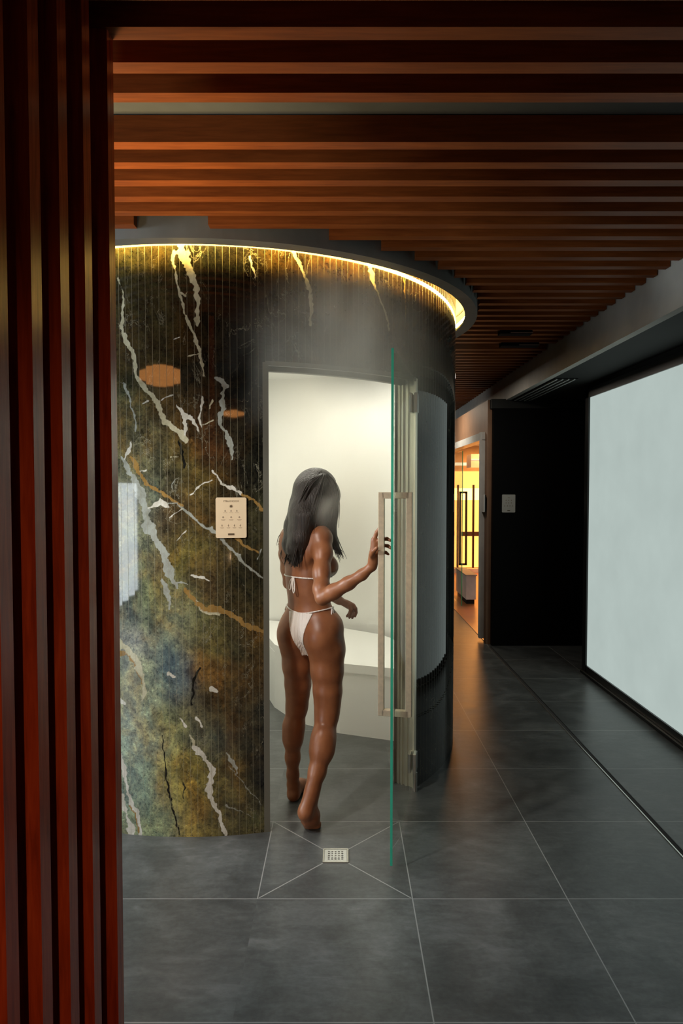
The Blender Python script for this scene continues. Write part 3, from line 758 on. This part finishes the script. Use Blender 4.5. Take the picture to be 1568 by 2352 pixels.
# ------------------------------------------------------------------ the woman at the door: one continuous body surface grown from a distance field
class Field:
    def __init__(s, lo, hi, h):
        s.lo = np.array(lo, float); s.h = h; s.n = np.ceil((np.array(hi)-s.lo)/h).astype(int)+1
        s.ax = [s.lo[i]+h*np.arange(s.n[i]) for i in range(3)]
        s.D = np.full(s.n, .2, np.float32)
    def sub(s, lo, hi):
        sl = []
        for i in range(3):
            a = max(0, int(math.floor((lo[i]-s.lo[i])/s.h))); b = min(s.n[i], int(math.ceil((hi[i]-s.lo[i])/s.h))+1)
            sl.append(slice(a, max(a, b)))
        g = np.meshgrid(*[s.ax[i][sl[i]] for i in range(3)], indexing='ij', sparse=True)
        return tuple(sl), g
    def put(s, sl, d, k):
        A = s.D[sl]
        if k > 0:
            h = np.clip(k-np.abs(A-d), 0, None)/k
            s.D[sl] = np.minimum(A, d)-h*h*k*.25
        else: s.D[sl] = np.minimum(A, d)
    def cone(s, a, b, ra, rb, k=.02):
        a = np.array(a, float); b = np.array(b, float); m = max(ra, rb)+k+.012
        sl, (X, Y, Z) = s.sub(np.minimum(a, b)-m, np.maximum(a, b)+m)
        d = b-a; L = d@d+1e-12
        t = np.clip(((X-a[0])*d[0]+(Y-a[1])*d[1]+(Z-a[2])*d[2])/L, 0, 1)
        dist = np.sqrt((X-a[0]-t*d[0])**2+(Y-a[1]-t*d[1])**2+(Z-a[2]-t*d[2])**2)-(ra+(rb-ra)*t)
        s.put(sl, dist.astype(np.float32), k)
    def chain(s, pts, k=.02):
        for p, q in zip(pts[:-1], pts[1:]): s.cone(p[:3], q[:3], p[3], q[3], k)
    def ell(s, c, r, th=0.0, k=.03, tilt=0.0):
        c = np.array(c, float); r = np.array(r, float); m = max(r)+k+.012
        sl, (X, Y, Z) = s.sub(c-m, c+m)
        dx, dy, dz = X-c[0], Y-c[1], Z-c[2]
        ct, st = math.cos(th), math.sin(th)
        u = dx*ct-dy*st; v = dx*st+dy*ct; w = dz
        if tilt: cu, su = math.cos(tilt), math.sin(tilt); v, w = v*cu+w*su, -v*su+w*cu
        k0 = np.sqrt((u/r[0])**2+(v/r[1])**2+(w/r[2])**2)+1e-6
        k1 = np.sqrt((u/r[0]**2)**2+(v/r[1]**2)**2+(w/r[2]**2)**2)+1e-6
        s.put(sl, (k0*(k0-1)/k1).astype(np.float32), k)
    def like(s):
        o = object.__new__(Field); o.lo = s.lo; o.h = s.h; o.n = s.n; o.ax = s.ax; o.D = np.full(s.n, .2, np.float32); return o
    def sample(s, P):
        q = (np.asarray(P)-s.lo)/s.h; i = np.clip(np.floor(q).astype(int), 0, s.n-2); f = np.clip(q-i, 0, 1); r = 0
        for a in (0, 1):
            for b in (0, 1):
                for c in (0, 1):
                    w = (f[..., 0] if a else 1-f[..., 0])*(f[..., 1] if b else 1-f[..., 1])*(f[..., 2] if c else 1-f[..., 2])
                    r = r+w*s.D[i[..., 0]+a, i[..., 1]+b, i[..., 2]+c]
        return r
    def surface(s, name):
        """surface nets"""
        D = s.D; neg = D < 0; n = s.n
        c = np.zeros((n[0]-1, n[1]-1, n[2]-1), np.int8)
        sh = [(a, b, e) for a in (0, 1) for b in (0, 1) for e in (0, 1)]
        for a, b, e in sh: c += neg[a:n[0]-1+a, b:n[1]-1+b, e:n[2]-1+e]
        act = (c > 0) & (c < 8); I = np.argwhere(act)
        idx = np.full(act.shape, -1, np.int64); idx[act] = np.arange(len(I))
        acc = np.zeros((len(I), 3)); cnt = np.zeros(len(I))
        for a, b, e in sh:
            for ax in range(3):
                p = [a, b, e]
                if p[ax] == 1: continue
                q = list(p); q[ax] = 1
                d0 = D[I[:, 0]+p[0], I[:, 1]+p[1], I[:, 2]+p[2]]; d1 = D[I[:, 0]+q[0], I[:, 1]+q[1], I[:, 2]+q[2]]
                cr = (d0 < 0) != (d1 < 0); t = np.where(cr, d0/(d0-d1+1e-12), 0)
                v = np.array(p, float)[None]+np.zeros((len(I), 1)); v[:, ax] += t
                acc[cr] += v[cr]; cnt[cr] += 1
        V = s.lo+(I+acc/cnt[:, None])*s.h
        F = []
        for ax in range(3):
            o1, o2 = (ax+1) % 3, (ax+2) % 3
            sl0 = [slice(1, n[i]-1) for i in range(3)]; sl1 = list(sl0); sl0[ax] = slice(0, n[ax]-1); sl1[ax] = slice(1, n[ax])
            a0 = neg[tuple(sl0)]; a1 = neg[tuple(sl1)]; E = np.argwhere(a0 != a1); fl = a0[a0 != a1]
            base = E.copy(); base[:, o1] += 1; base[:, o2] += 1
            def cell(d1, d2):
                q = base.copy(); q[:, o1] += d1; q[:, o2] += d2; return idx[q[:, 0], q[:, 1], q[:, 2]]
            q = np.stack([cell(-1, -1), cell(0, -1), cell(0, 0), cell(-1, 0)], 1)
            q[~fl] = q[~fl][:, ::-1]; F.append(q)
        F = np.concatenate(F); F = F[(F >= 0).all(1)]
        me = bpy.data.meshes.new(name)
        me.vertices.add(len(V)); me.vertices.foreach_set('co', V.ravel())
        me.loops.add(len(F)*4); me.loops.foreach_set('vertex_index', F.ravel().astype(np.int32))
        me.polygons.add(len(F)); me.polygons.foreach_set('loop_start', np.arange(len(F))*4); me.polygons.foreach_set('loop_total', np.full(len(F), 4))
        me.update(); me.validate(); return me

def frame(c, th):
    ct, st = math.cos(th), math.sin(th)
    return lambda r, f, z: (c[0]+r*ct+f*st, c[1]-r*st+f*ct, z)
PC, PT = (-.146, 3.27), R(33)
UC, UT = (-.172, 3.27), R(50)
MC, MT = (-.160, 3.27), R(42)
HT = R(62)
P_ = frame(PC, PT); U_ = frame(UC, UT); M_ = frame(MC, MT)
T = Field((-.38, 2.74, -.01), (.26, 3.66, 1.68), .004)
LR = T.like(); LL = T.like()
# trunk
T.ell(P_(0, .005, .925), (.148, .092, .085), PT, 0)
T.ell(M_(0, .004, 1.035), (.112, .078, .11), MT, .06)
T.ell(U_(0, .002, 1.17), (.122, .086, .135), UT, .06)
T.ell(U_(0, -.006, 1.29), (.128, .074, .085), UT, .05)
T.cone(U_(-.115, -.004, 1.325), U_(.115, -.004, 1.335), .048, .050, .05)
T.cone(U_(-.10, 0, 1.345), U_(0, .0, 1.40), .030, .045, .05); T.cone(U_(.10, 0, 1.35), U_(0, .0, 1.40), .030, .045, .05)
for s_ in (-1, 1):
    T.ell(U_(s_*.062, .082, 1.195), (.054, .045, .052), UT, .025)
    T.ell(U_(s_*.068, -.060, 1.285), (.052, .028, .075), UT, .03)           # shoulder blades
hx = frame((-.112, 3.296), HT)
T.cone(U_(0, .0, 1.38), hx(0, -.02, 1.48), .049, .047, .03)
# head and face
T.ell(hx(0, -.012, 1.560), (.071, .090, .088), HT, .02)
T.ell(hx(0, .030, 1.515), (.060, .062, .082), HT, .03)
T.cone(hx(0, .055, 1.452), hx(0, .070, 1.455), .026, .018, .02)
for s_ in (-1, 1):
    T.ell(hx(s_*.030, .082, 1.550), (.018, .010, .012), HT, .008)
    T.ell(hx(s_*.036, .068, 1.512), (.022, .018, .018), HT, .02)
    T.ell(hx(s_*.072, -.005, 1.535), (.008, .017, .030), HT, .006)
T.chain([(*hx(0, .090, 1.553), .007), (*hx(0, .103, 1.520), .011)], .01)
for s_ in (-1, 1): T.ell(hx(s_*.010, .096, 1.515), (.008, .008, .007), HT, .006)
T.cone(hx(-.018, .083, 1.484), hx(.018, .083, 1.484), .006, .006, .006); T.cone(hx(-.014, .083, 1.474), hx(.014, .083, 1.474), .007, .007, .006)
# right leg, heel lifted
def seg(F_, pts, k): F_.chain(pts, k)
seg(LR, [(*P_(.080, .002, .885), .088), (-.071, 3.225, .80, .084), (-.069, 3.222, .70, .074), (-.066, 3.215, .60, .064), (-.067, 3.212, .535, .056), (-.071, 3.205, .485, .051)], .03)
LR.ell(P_(.078, -.048, .868), (.076, .066, .078), PT, .04)
LR.ell((-.064, 3.235, .50), (.042, .040, .045), 0, .03)
seg(LR, [(-.071, 3.205, .485, .050), (-.083, 3.165, .40, .052), (-.093, 3.135, .345, .050), (-.112, 3.105, .26, .037), (-.130, 3.075, .19, .027), (-.138, 3.068, .150, .027)], .03)
LR.ell((-.088, 3.138, .375), (.050, .046, .075), 0, .03)
seg(LR, [(-.137, 3.068, .160, .028), (-.163, 3.030, .100, .030)], .018)
LR.cone((-.124, 3.072, .24), (-.160, 3.036, .130), .016, .018, .04)
seg(LR, [(-.165, 3.032, .105, .030), (-.155, 3.058, .060, .027), (-.152, 3.077, .028, .022)], .018)
seg(LR, [(-.160, 3.045, .095, .026), (-.132, 3.068, .060, .026), (-.118, 3.082, .028, .021)], .018)
seg(LR, [(-.140, 3.075, .135, .027), (-.130, 3.085, .070, .026), (-.135, 3.095, .034, .024)], .02)
for i, (x, L_, r_) in enumerate([(-.160, .052, .0125), (-.144, .050, .0095), (-.131, .045, .009), (-.119, .038, .0085), (-.108, .030, .008)]):
    LR.chain([(x, 3.085-.0*i, .020, .015), (x+.004, 3.088+L_*.55, .015, r_*1.05), (x+.007, 3.092+L_, .0105, r_)], .008)
# left leg, flat on the floor
seg(LL, [(*P_(-.080, .002, .885), .086), (-.217, 3.318, .80, .080), (-.216, 3.325, .70, .070), (-.215, 3.335, .60, .060), (-.218, 3.345, .535, .052), (-.223, 3.352, .48, .047)], .03)
LL.ell(P_(-.078, -.048, .862), (.076, .066, .078), PT, .04)
LL.ell((-.218, 3.368, .485), (.040, .040, .045), 0, .03)
seg(LL, [(-.223, 3.352, .48, .047), (-.236, 3.352, .39, .048), (-.242, 3.355, .32, .044), (-.244, 3.368, .22, .033), (-.244, 3.376, .13, .026), (-.244, 3.382, .085, .028)], .03)
LL.ell((-.240, 3.345, .36), (.044, .042, .07), 0, .03)
LL.chain([(-.243, 3.385, .075, .029), (-.242, 3.372, .030, .029)], .02)
LL.chain([(-.240, 3.380, .028, .027), (-.232, 3.45, .020, .020), (-.218, 3.525, .018, .018)], .02)
LL.chain([(-.238, 3.390, .038, .028), (-.205, 3.45, .040, .024), (-.175, 3.51, .022, .020)], .02)
LL.chain([(-.240, 3.40, .070, .027), (-.213, 3.46, .048, .024), (-.190, 3.52, .026, .020)], .02)
for i, (x, y, L_, r_) in enumerate([(-.168, 3.52, .055, .0125), (-.184, 3.525, .052, .0095), (-.198, 3.53, .046, .009), (-.210, 3.53, .040, .0085), (-.222, 3.525, .032, .008)]):
    LL.chain([(x, y, .018, .014), (x+.014, y+L_*.6, .016, r_*1.05), (x+.022, y+L_, .0105, r_)], .008)
def smin(a, b, k):
    h = np.clip(k-np.abs(a-b), 0, None)/k; return np.minimum(a, b)-h*h*k*.25
A_ = smin(T.D, LR.D, .045); B_ = smin(T.D, LL.D, .045)
T.D = smin(A_, B_, .010); del A_, B_, LR, LL
CLOTH = T.like(); CLOTH.D = T.D.copy()          # trunk without arms, used to fit the clothing
# right arm to the door handle
T.chain([(*U_(.128, -.004, 1.328), .046), (-.085, 3.125, 1.27, .040), (-.090, 3.065, 1.19, .036), (-.088, 3.01, 1.12, .034), (-.083, 2.975, 1.087, .030)], .03)
T.chain([(-.083, 2.975, 1.087, .030), (-.035, 2.945, 1.118, .033), (.030, 2.915, 1.160, .028), (.088, 2.892, 1.200, .022), (.130, 2.875, 1.238, .0185)], .018)
wr = (0.130, 2.875, 1.238)
T.chain([(*wr, .0185), (0.137, 2.862, 1.285, .021)], .014)
T.chain([(0.134, 2.868, 1.262, .017), (0.136, 2.855, 1.350, .013)], .012)
T.chain([(0.134, 2.868, 1.262, .017), (0.145, 2.855, 1.335, .014)], .012)
T.chain([(0.136, 2.868, 1.262, .017), (0.150, 2.853, 1.312, .013)], .012)
T.chain([(0.136, 2.855, 1.350, .0105), (0.147, 2.846, 1.382, .0090), (0.160, 2.840, 1.402, .0080), (0.171, 2.836, 1.416, .0072)], .005)
T.chain([(0.145, 2.853, 1.340, .0105), (0.166, 2.840, 1.354, .0088), (0.188, 2.832, 1.358, .0078), (0.201, 2.820, 1.352, .0070)], .005)
T.chain([(0.149, 2.852, 1.322, .0100), (0.170, 2.840, 1.330, .0085), (0.192, 2.832, 1.328, .0076), (0.205, 2.820, 1.319, .0068)], .005)
T.chain([(0.150, 2.852, 1.302, .0092), (0.168, 2.842, 1.304, .0078), (0.184, 2.836, 1.300, .0070), (0.194, 2.824, 1.294, .0062)], .005)
T.chain([(0.132, 2.862, 1.268, .014), (0.126, 2.835, 1.290, .0115), (0.132, 2.805, 1.308, .0095), (0.144, 2.786, 1.322, .0080)], .006)
# left arm bent across the front
T.chain([(*U_(-.128, -.004, 1.318), .044), (-.275, 3.405, 1.24, .037), (-.272, 3.435, 1.16, .033), (-.266, 3.462, 1.085, .030)], .02)
T.chain([(-.266, 3.462, 1.085, .030), (-.185, 3.475, 1.062, .030), (-.085, 3.465, 1.030, .025), (-.015, 3.445, 1.000, .020), (.022, 3.430, .985, .0165)], .015)
T.chain([(.022, 3.430, .985, .0165), (.055, 3.425, .972, .017)], .012)
T.chain([(.035, 3.428, .980, .016), (.068, 3.412, .962, .012)], .01); T.chain([(.035, 3.428, .975, .015), (.050, 3.440, .955, .012)], .01)
for (x, y, z, dx, dz) in [(.070, 3.408, .962, .004, -.030), (.064, 3.420, .958, .000, -.036), (.056, 3.431, .955, -.003, -.034), (.047, 3.441, .953, -.005, -.028)]:
    T.chain([(x, y, z, .0095), (x+dx, y, z+dz*.6, .0080), (x+dx*2-.010, y-.004, z+dz*1.25, .0066)], .004)
T.chain([(.040, 3.412, .978, .012), (.048, 3.395, .955, .0092), (.042, 3.392, .932, .0075)], .006)

def skin_mat():
    t = NT('warm_brown_skin'); p = t.pos()
    n = t.noise(p, 14, 4, .5); n2 = t.noise(p, 90, 3, .5)
    c = t.ramp(n, [(.35, (.225, .082, .031)), (.65, (.305, .118, .047))])
    b = t.n('BsdfPrincipled')
    t.set(b.inputs['Base Color'], c); t.set(b.inputs['Roughness'], t.math('ADD', .36, t.math('MULTIPLY', n, .12)))
    b.inputs['Subsurface Weight'].default_value = .10; b.inputs['Subsurface Radius'].default_value = (.012, .005, .003)
    b.inputs['Subsurface Scale'].default_value = 1.0
    t.set(b.inputs['Normal'], t.bump(n2, .08, .001))
    t.t.links.new(b.outputs[0], t.out.inputs[0]); return t.mat
body = T.surface('person')
person = link('person', body, None, [skin_mat()], True)
tag(person, 'woman seen from behind in white string bikini pulling the glass door handle, barefoot', 'person')
sm = person.modifiers.new('smooth', 'SMOOTH'); sm.factor = .5; sm.iterations = 3
def inv(M): return M
M_cloth = (lambda t: t.pbr((.93, .91, .86), .7, normal=t.bump(t.noise(t.mapping(t.pos(), (60, 60, 4)), 2.2, 3, .5), .9, .010), spec=.3))(NT('white_gathered_cloth'))

# clothing: a thin shell over the body, cut to shape
def shell(name, lo, hi, h, region, thick=.0032):
    G = Field(lo, hi, h); X, Y, Z = np.meshgrid(*G.ax, indexing='ij')
    P = np.stack([X, Y, Z], -1); d = CLOTH.sample(P)
    G.D = np.maximum(np.abs(d-.0015)-thick, region(X, Y, Z)).astype(np.float32)
    G.D[[0, -1]] = .1; G.D[:, [0, -1]] = .1; G.D[:, :, [0, -1]] = .1
    return G.surface(name)
def loc(X, Y, c, th):
    dx, dy = X-c[0], Y-c[1]; return dx*math.cos(th)-dy*math.sin(th), dx*math.sin(th)+dy*math.cos(th)
def reg_bottom(X, Y, Z):
    r, f = loc(X, Y, PC, PT)
    t = np.clip((Z-.800)/.180, 0, 1)
    rb = r+.004
    w = np.where(f < 0, .014+.056*t**1.15, .016+.050*t**1.4)
    top = .982+.0*r
    return np.maximum(np.abs(rb)-w, Z-top)*.9
bb = link('bikini_bottom', shell('bikini_bottom', (-.30, 3.10, .765), (.02, 3.44, 1.0), .003, reg_bottom), person, [M_cloth], True)
bb['label'] = 'white gathered bikini bottom'
def reg_cup(X, Y, Z):
    r, f = loc(X, Y, UC, UT); t = np.clip((Z-1.148)/.125, 0, 1)
    w = .055*(1-t)**.9+.003
    return np.maximum(np.maximum(np.abs(np.abs(r)-.062+.014*t)-w, np.abs(Z-1.21)-.063), .02-f)*.9
bt = link('bikini_top', shell('bikini_top', (-.28, 3.12, 1.13), (.02, 3.46, 1.29), .003, reg_cup), person, [M_cloth], True)
bt['label'] = 'white bikini top'
def loop_on(c, th, zf, off=.0022, n=120, a0=0, a1=2*PI, rmax=.24):
    out = []
    for i in range(n+1):
        a = a0+(a1-a0)*i/n; d = (math.sin(a+th), math.cos(a+th))       # a=0 forward, +90 right
        z = zf(a); t = np.linspace(0, rmax, 240); P = np.stack([c[0]+d[0]*t, c[1]+d[1]*t, np.full(240, z)], 1)
        s_ = CLOTH.sample(P); k = np.argmax(s_ > off) if (s_ > off).any() else 239
        out.append((P[k, 0], P[k, 1], z))
    return out
m = MB(); m.tube(loop_on(PC, PT, lambda a: .980+.022*math.sin(a)**2), .0034, 6)
hr = P_(.150, .03, .998)
def bow(m, p, out, spread, L1, L2, r=.0030):
    p = Vector(p); o = Vector(out); s_ = Vector(spread)
    for sg, L_ in ((1, L1), (-1, L1*.85)):
        m.tube(spline([p, p+o*.006+s_*sg*.010+Vector((0,0,-.012)), p+o*.010+s_*sg*.018+Vector((0,0,-L_*.75)), p+o*.010+s_*sg*.012+Vector((0,0,-L_)), p+o*.010+s_*sg*.006+Vector((0,0,-L_*.8)), p+o*.007+s_*sg*.002+Vector((0,0,-.012)), p]), r, 6)
        m.tube(spline([p, p+o*.009+s_*sg*.004+Vector((0,0,-L2*.5)), p+o*.008+s_*sg*.009+Vector((0,0,-L2))]), r, 6)
    m.tube([p-s_*.005, p+s_*.005], .0042, 8)
fw = Vector((math.sin(PT), math.cos(PT), 0)); rt = Vector((math.cos(PT), -math.sin(PT), 0))
pr = loop_on(PC, PT, lambda a: 1.002, .004, 2, PI/2, PI/2+.01)[0]; plf = loop_on(PC, PT, lambda a: 1.002, .004, 2, -PI/2, -PI/2+.01)[0]
bow(m, pr, rt, fw, .050, .075); bow(m, plf, -rt, fw, .045, .06)
m.build('waist_string', M_cloth, bb, True)
m = MB(); m.tube(loop_on(UC, UT, lambda a: 1.146-.004*math.cos(a)), .0034, 6)
ub = loop_on(UC, UT, lambda a: 1.148, .004, 2, PI-.25, PI-.24)[0]
uf = Vector((math.sin(UT), math.cos(UT), 0)); ur = Vector((math.cos(UT), -math.sin(UT), 0))
bow(m, ub, -uf, ur*1.3, .070, .055)
for s_ in (-1, 1):
    q = [U_(s_*.050, .118, 1.262), U_(s_*.055, .088, 1.32), U_(s_*.05, .055, 1.385), U_(s_*.035, -.02, 1.435), U_(0, -.055, 1.42)]
    m.tube(spline(q), .0020, 6)
m.build('back_string', M_cloth, bt, True)

# hair
def hair_mat():
    t = NT('black_long_hair'); p = t.pos()
    w = t.noise(t.mapping(p, (160, 160, 7)), 1.0, 5, .6, .5)
    c = t.ramp(w, [(.3, (.006, .005, .004)), (.7, (.032, .024, .018))])
    return t.pbr(c, .38, normal=t.bump(w, .9, .006), spec=.5)
M_hair = hair_mat()
G = Field((-.36, 3.02, 1.10), (.06, 3.52, 1.70), .0035)
G.ell(hx(0, -.012, 1.565), (.088, .106, .100), HT, 0)
G.ell(hx(0, -.020, 1.54), (.092, .100, .110), HT, .03)
def atr(px, py, y, r): v = at(px, py, y); return (v.x, v.y, v.z, r)
# long back fall, hanging to the left side of the back
G.chain([atr(712, 1130, 3.24, .075), atr(702, 1180, 3.21, .072), atr(692, 1225, 3.20, .060), atr(682, 1262, 3.19, .046), atr(677, 1290, 3.19, .020)], .03)
G.chain([atr(690, 1160, 3.27, .055), atr(678, 1210, 3.27, .050), atr(668, 1250, 3.26, .038), atr(668, 1284, 3.24, .018)], .03)
G.chain([atr(700, 1190, 3.16, .045), atr(690, 1240, 3.15, .036), atr(690, 1280, 3.165, .020)], .03)
G.chain([atr(680, 1215, 3.30, .040), atr(662, 1245, 3.32, .026), atr(657, 1270, 3.31, .014)], .03)
# fall over the right shoulder towards the front
G.chain([atr(748, 1140, 3.27, .070), atr(748, 1180, 3.27, .055), atr(752, 1210, 3.25, .038), atr(760, 1232, 3.24, .022), atr(769, 1252, 3.24, .014), atr(780, 1270, 3.25, .005)], .03)
G.chain([atr(735, 1150, 3.22, .060), atr(728, 1190, 3.20, .045), atr(720, 1208, 3.19, .025)], .03)
# keep the face clear
X, Y, Z = np.meshgrid(*G.ax, indexing='ij', sparse=True)
r_, f_ = loc(X, Y, (-.112, 3.296), HT)
face = np.maximum(np.maximum(.062-f_+np.abs(r_)*.25, Z-1.60), 1.40-Z)
G.D = np.maximum(G.D, -np.maximum(np.maximum(.055-f_, np.abs(r_)-.058), Z-1.598)).astype(np.float32)
hair = link('hair', G.surface('hair'), person, [M_hair], True); hair['label'] = 'long dark hair falling down the back'
sm = hair.modifiers.new('smooth', 'SMOOTH'); sm.factor = .5; sm.iterations = 2
# loose locks give the hair its ragged outline
m = MB(); rnd = random.Random(3)
def lock(pts, w, n=1):
    for _ in range(n):
        q = []
        ox, oy = rnd.gauss(0, 1), rnd.gauss(0, 1)
        for i, (px, py, y) in enumerate(pts):
            s_ = .25+.75*i/(len(pts)-1); v = at(px+ox*7*s_+rnd.gauss(0, .8), py+rnd.gauss(0, 3)*s_*1.5, y+oy*.016*s_); q.append(v)
        sp_ = spline(q, 5); N = len(sp_)
        m.tube(sp_, [max(.0004, w*(1-.85*(i/N)**1.5)) for i in range(N)], 5)
lock([(700, 1200, 3.16), (690, 1240, 3.14), (682, 1270, 3.145), (676, 1298, 3.16)], .0045, 26)
lock([(688, 1200, 3.20), (676, 1240, 3.19), (668, 1270, 3.19), (664, 1292, 3.20)], .0045, 26)
lock([(678, 1190, 3.26), (664, 1230, 3.27), (655, 1258, 3.28), (652, 1282, 3.28)], .0040, 22)
lock([(672, 1180, 3.28), (660, 1215, 3.30), (651, 1238, 3.31), (647, 1256, 3.31)], .0032, 14)
lock([(768, 1170, 3.27), (764, 1215, 3.25), (771, 1248, 3.25), (785, 1280, 3.26)], .0036, 18)
lock([(762, 1180, 3.25), (758, 1220, 3.23), (765, 1250, 3.24), (773, 1272, 3.25)], .0034, 10)
lock([(740, 1090, 3.19), (715, 1110, 3.165), (694, 1160, 3.16), (682, 1215, 3.165)], .0030, 22)
lock([(745, 1088, 3.20), (735, 1120, 3.165), (722, 1170, 3.15), (708, 1215, 3.15)], .0030, 22)
lock([(750, 1090, 3.21), (765, 1115, 3.20), (770, 1160, 3.21), (764, 1205, 3.22)], .0030, 18)
lock([(735, 1084, 3.24), (702, 1102, 3.25), (682, 1150, 3.26), (666, 1215, 3.28)], .0026, 18)
m.build('loose_locks', M_hair, hair, True)
del G, T, CLOTH


# ------------------------------------------------------------------ steam
def steam_mat(name, c, rad, dens, scale, thr, seed):
    t = NT(name); p = t.pos()
    d = t.n('VectorMath', operation='SUBTRACT'); t.set(d.inputs[0], p); d.inputs[1].default_value = c
    e = t.n('VectorMath', operation='DIVIDE'); t.set(e.inputs[0], d.outputs[0]); e.inputs[1].default_value = rad
    l = t.n('VectorMath', operation='LENGTH'); t.set(l.inputs[0], e.outputs[0])
    fall = t.math('SUBTRACT', 1.0, l.outputs['Value'], clamp=True)
    fall = t.math('MULTIPLY', fall, fall)
    n = t.noise(t.mapping(p, (1, 1, .6), (seed, seed*.7, 0)), scale, 3, .55, .6)
    n = t.math('MULTIPLY', t.math('SUBTRACT', n, thr), 1/(1-thr)*1.8, clamp=True)
    v = t.n('VolumePrincipled'); v.inputs['Color'].default_value = (.99, .95, .82, 1); v.inputs['Anisotropy'].default_value = .1
    t.set(v.inputs['Density'], t.math('MULTIPLY', t.math('MULTIPLY', fall, n), dens))
    t.t.links.new(v.outputs[0], t.out.inputs['Volume']); return t.mat
for lab, c, rad, dens, sc_, thr, seed in (
    ('white steam drifting up in front of the lintel over the doorway', (.02, 3.05, 2.14), (.62, .38, .52), 9.0, 3.0, .30, 1.0),
    ('white steam filling the bright doorway round the woman', (.02, 3.62, 1.30), (.62, .62, 1.35), 4.2, 2.2, .2, 4.0),
    ('denser white steam wisp in front of the right side of the hair', (-.058, 3.10, 1.51), (.095, .12, .20), 26.0, 5.0, .38, 2.0)):
    me = bpy.data.meshes.new('steam_cloud'); bm_ = bmesh.new(); bmesh.ops.create_icosphere(bm_, subdivisions=3, radius=1.0)
    bmesh.ops.scale(bm_, vec=rad, verts=bm_.verts); bm_.to_mesh(me); bm_.free()
    o = link('steam_cloud', me, None, [steam_mat('steam', c, rad, dens, sc_, thr, seed)]); o.location = c
    tag(o, lab, 'steam', kind='stuff')


# ------------------------------------------------------------------ light
def area(name, loc, rot, size, power, colr):
    l = bpy.data.lights.new(name, 'AREA'); l.shape = 'RECTANGLE'; l.size, l.size_y = size
    l.energy = power; l.color = colr
    o = bpy.data.objects.new(name, l); col.objects.link(o); o.location = loc; o.rotation_euler = rot; return o
def aim(o, target):
    o.rotation_euler = (Vector(target)-o.location).to_track_quat('-Z', 'Y').to_euler()
# warm lamps of the sauna room
area('sauna_lamp', (2.6, 11.0, 2.30), (0, 0, 0), (1.2, 2.2), 80, (1, .42, .12))

area('passage_fill', (.95, 8.1, 2.56), (0, 0, 0), (.5, .5), 14, (1, .86, .68))  # added unseen fill for the header, post and floor
area('passage_fill', (.90, 6.1, 2.56), (0, 0, 0), (.3, .3), 6, (1, .9, .78))  # second added fill, for the front of the white post
# added light without fixture, left of the screen, washes the slats from below
l = area('slat_fill', (-.98, 2.25, 1.70), (0, 0, 0), (.30, .30), 4.3, (1, .66, .30)); aim(l, (-.60, 2.25, 2.65)); l.data.spread = R(88)

def spot(name, loc, target, power, colr, ang, blend=.8, rad=.06):
    l = bpy.data.lights.new(name, 'SPOT'); l.energy = power; l.color = colr; l.spot_size = R(ang); l.spot_blend = blend; l.shadow_soft_size = rad
    o = bpy.data.objects.new(name, l); col.objects.link(o); o.location = loc; aim(o, target); return o
spot('figure_fill', (-1.15, 1.75, 2.45), (-.25, 3.1, .75), 105, (1, .95, .88), 62)  # unseen fill added to brighten the woman, marble and floor
spot('screen_fill', (-.05, -.55, .9), (-.60, 1.15, .95), 26, (1, .62, .36), 62, rad=0.0)  # unseen fill added behind the camera for the batten screen alone

w = bpy.data.worlds.new('world'); scn.world = w; w.use_nodes = True
w.node_tree.nodes['Background'].inputs[0].default_value = (.5, .6, .65, 1)
w.node_tree.nodes['Background'].inputs[1].default_value = .02

scn.view_settings.view_transform = 'Standard'; scn.view_settings.look = 'None'
scn.view_settings.exposure = 0; scn.view_settings.gamma = 1; scn.view_settings.use_curve_mapping = False
cy = scn.cycles
cy.use_denoising = True; cy.use_adaptive_sampling = True; cy.adaptive_threshold = .02; cy.max_bounces = 8; cy.diffuse_bounces = 4; cy.glossy_bounces = 4; cy.transmission_bounces = 6
cy.transparent_max_bounces = 12; cy.sample_clamp_indirect = 4.0; cy.caustics_reflective = False; cy.caustics_refractive = False
cy.volume_bounces = 1; cy.volume_step_rate = 2.0; cy.volume_max_steps = 128
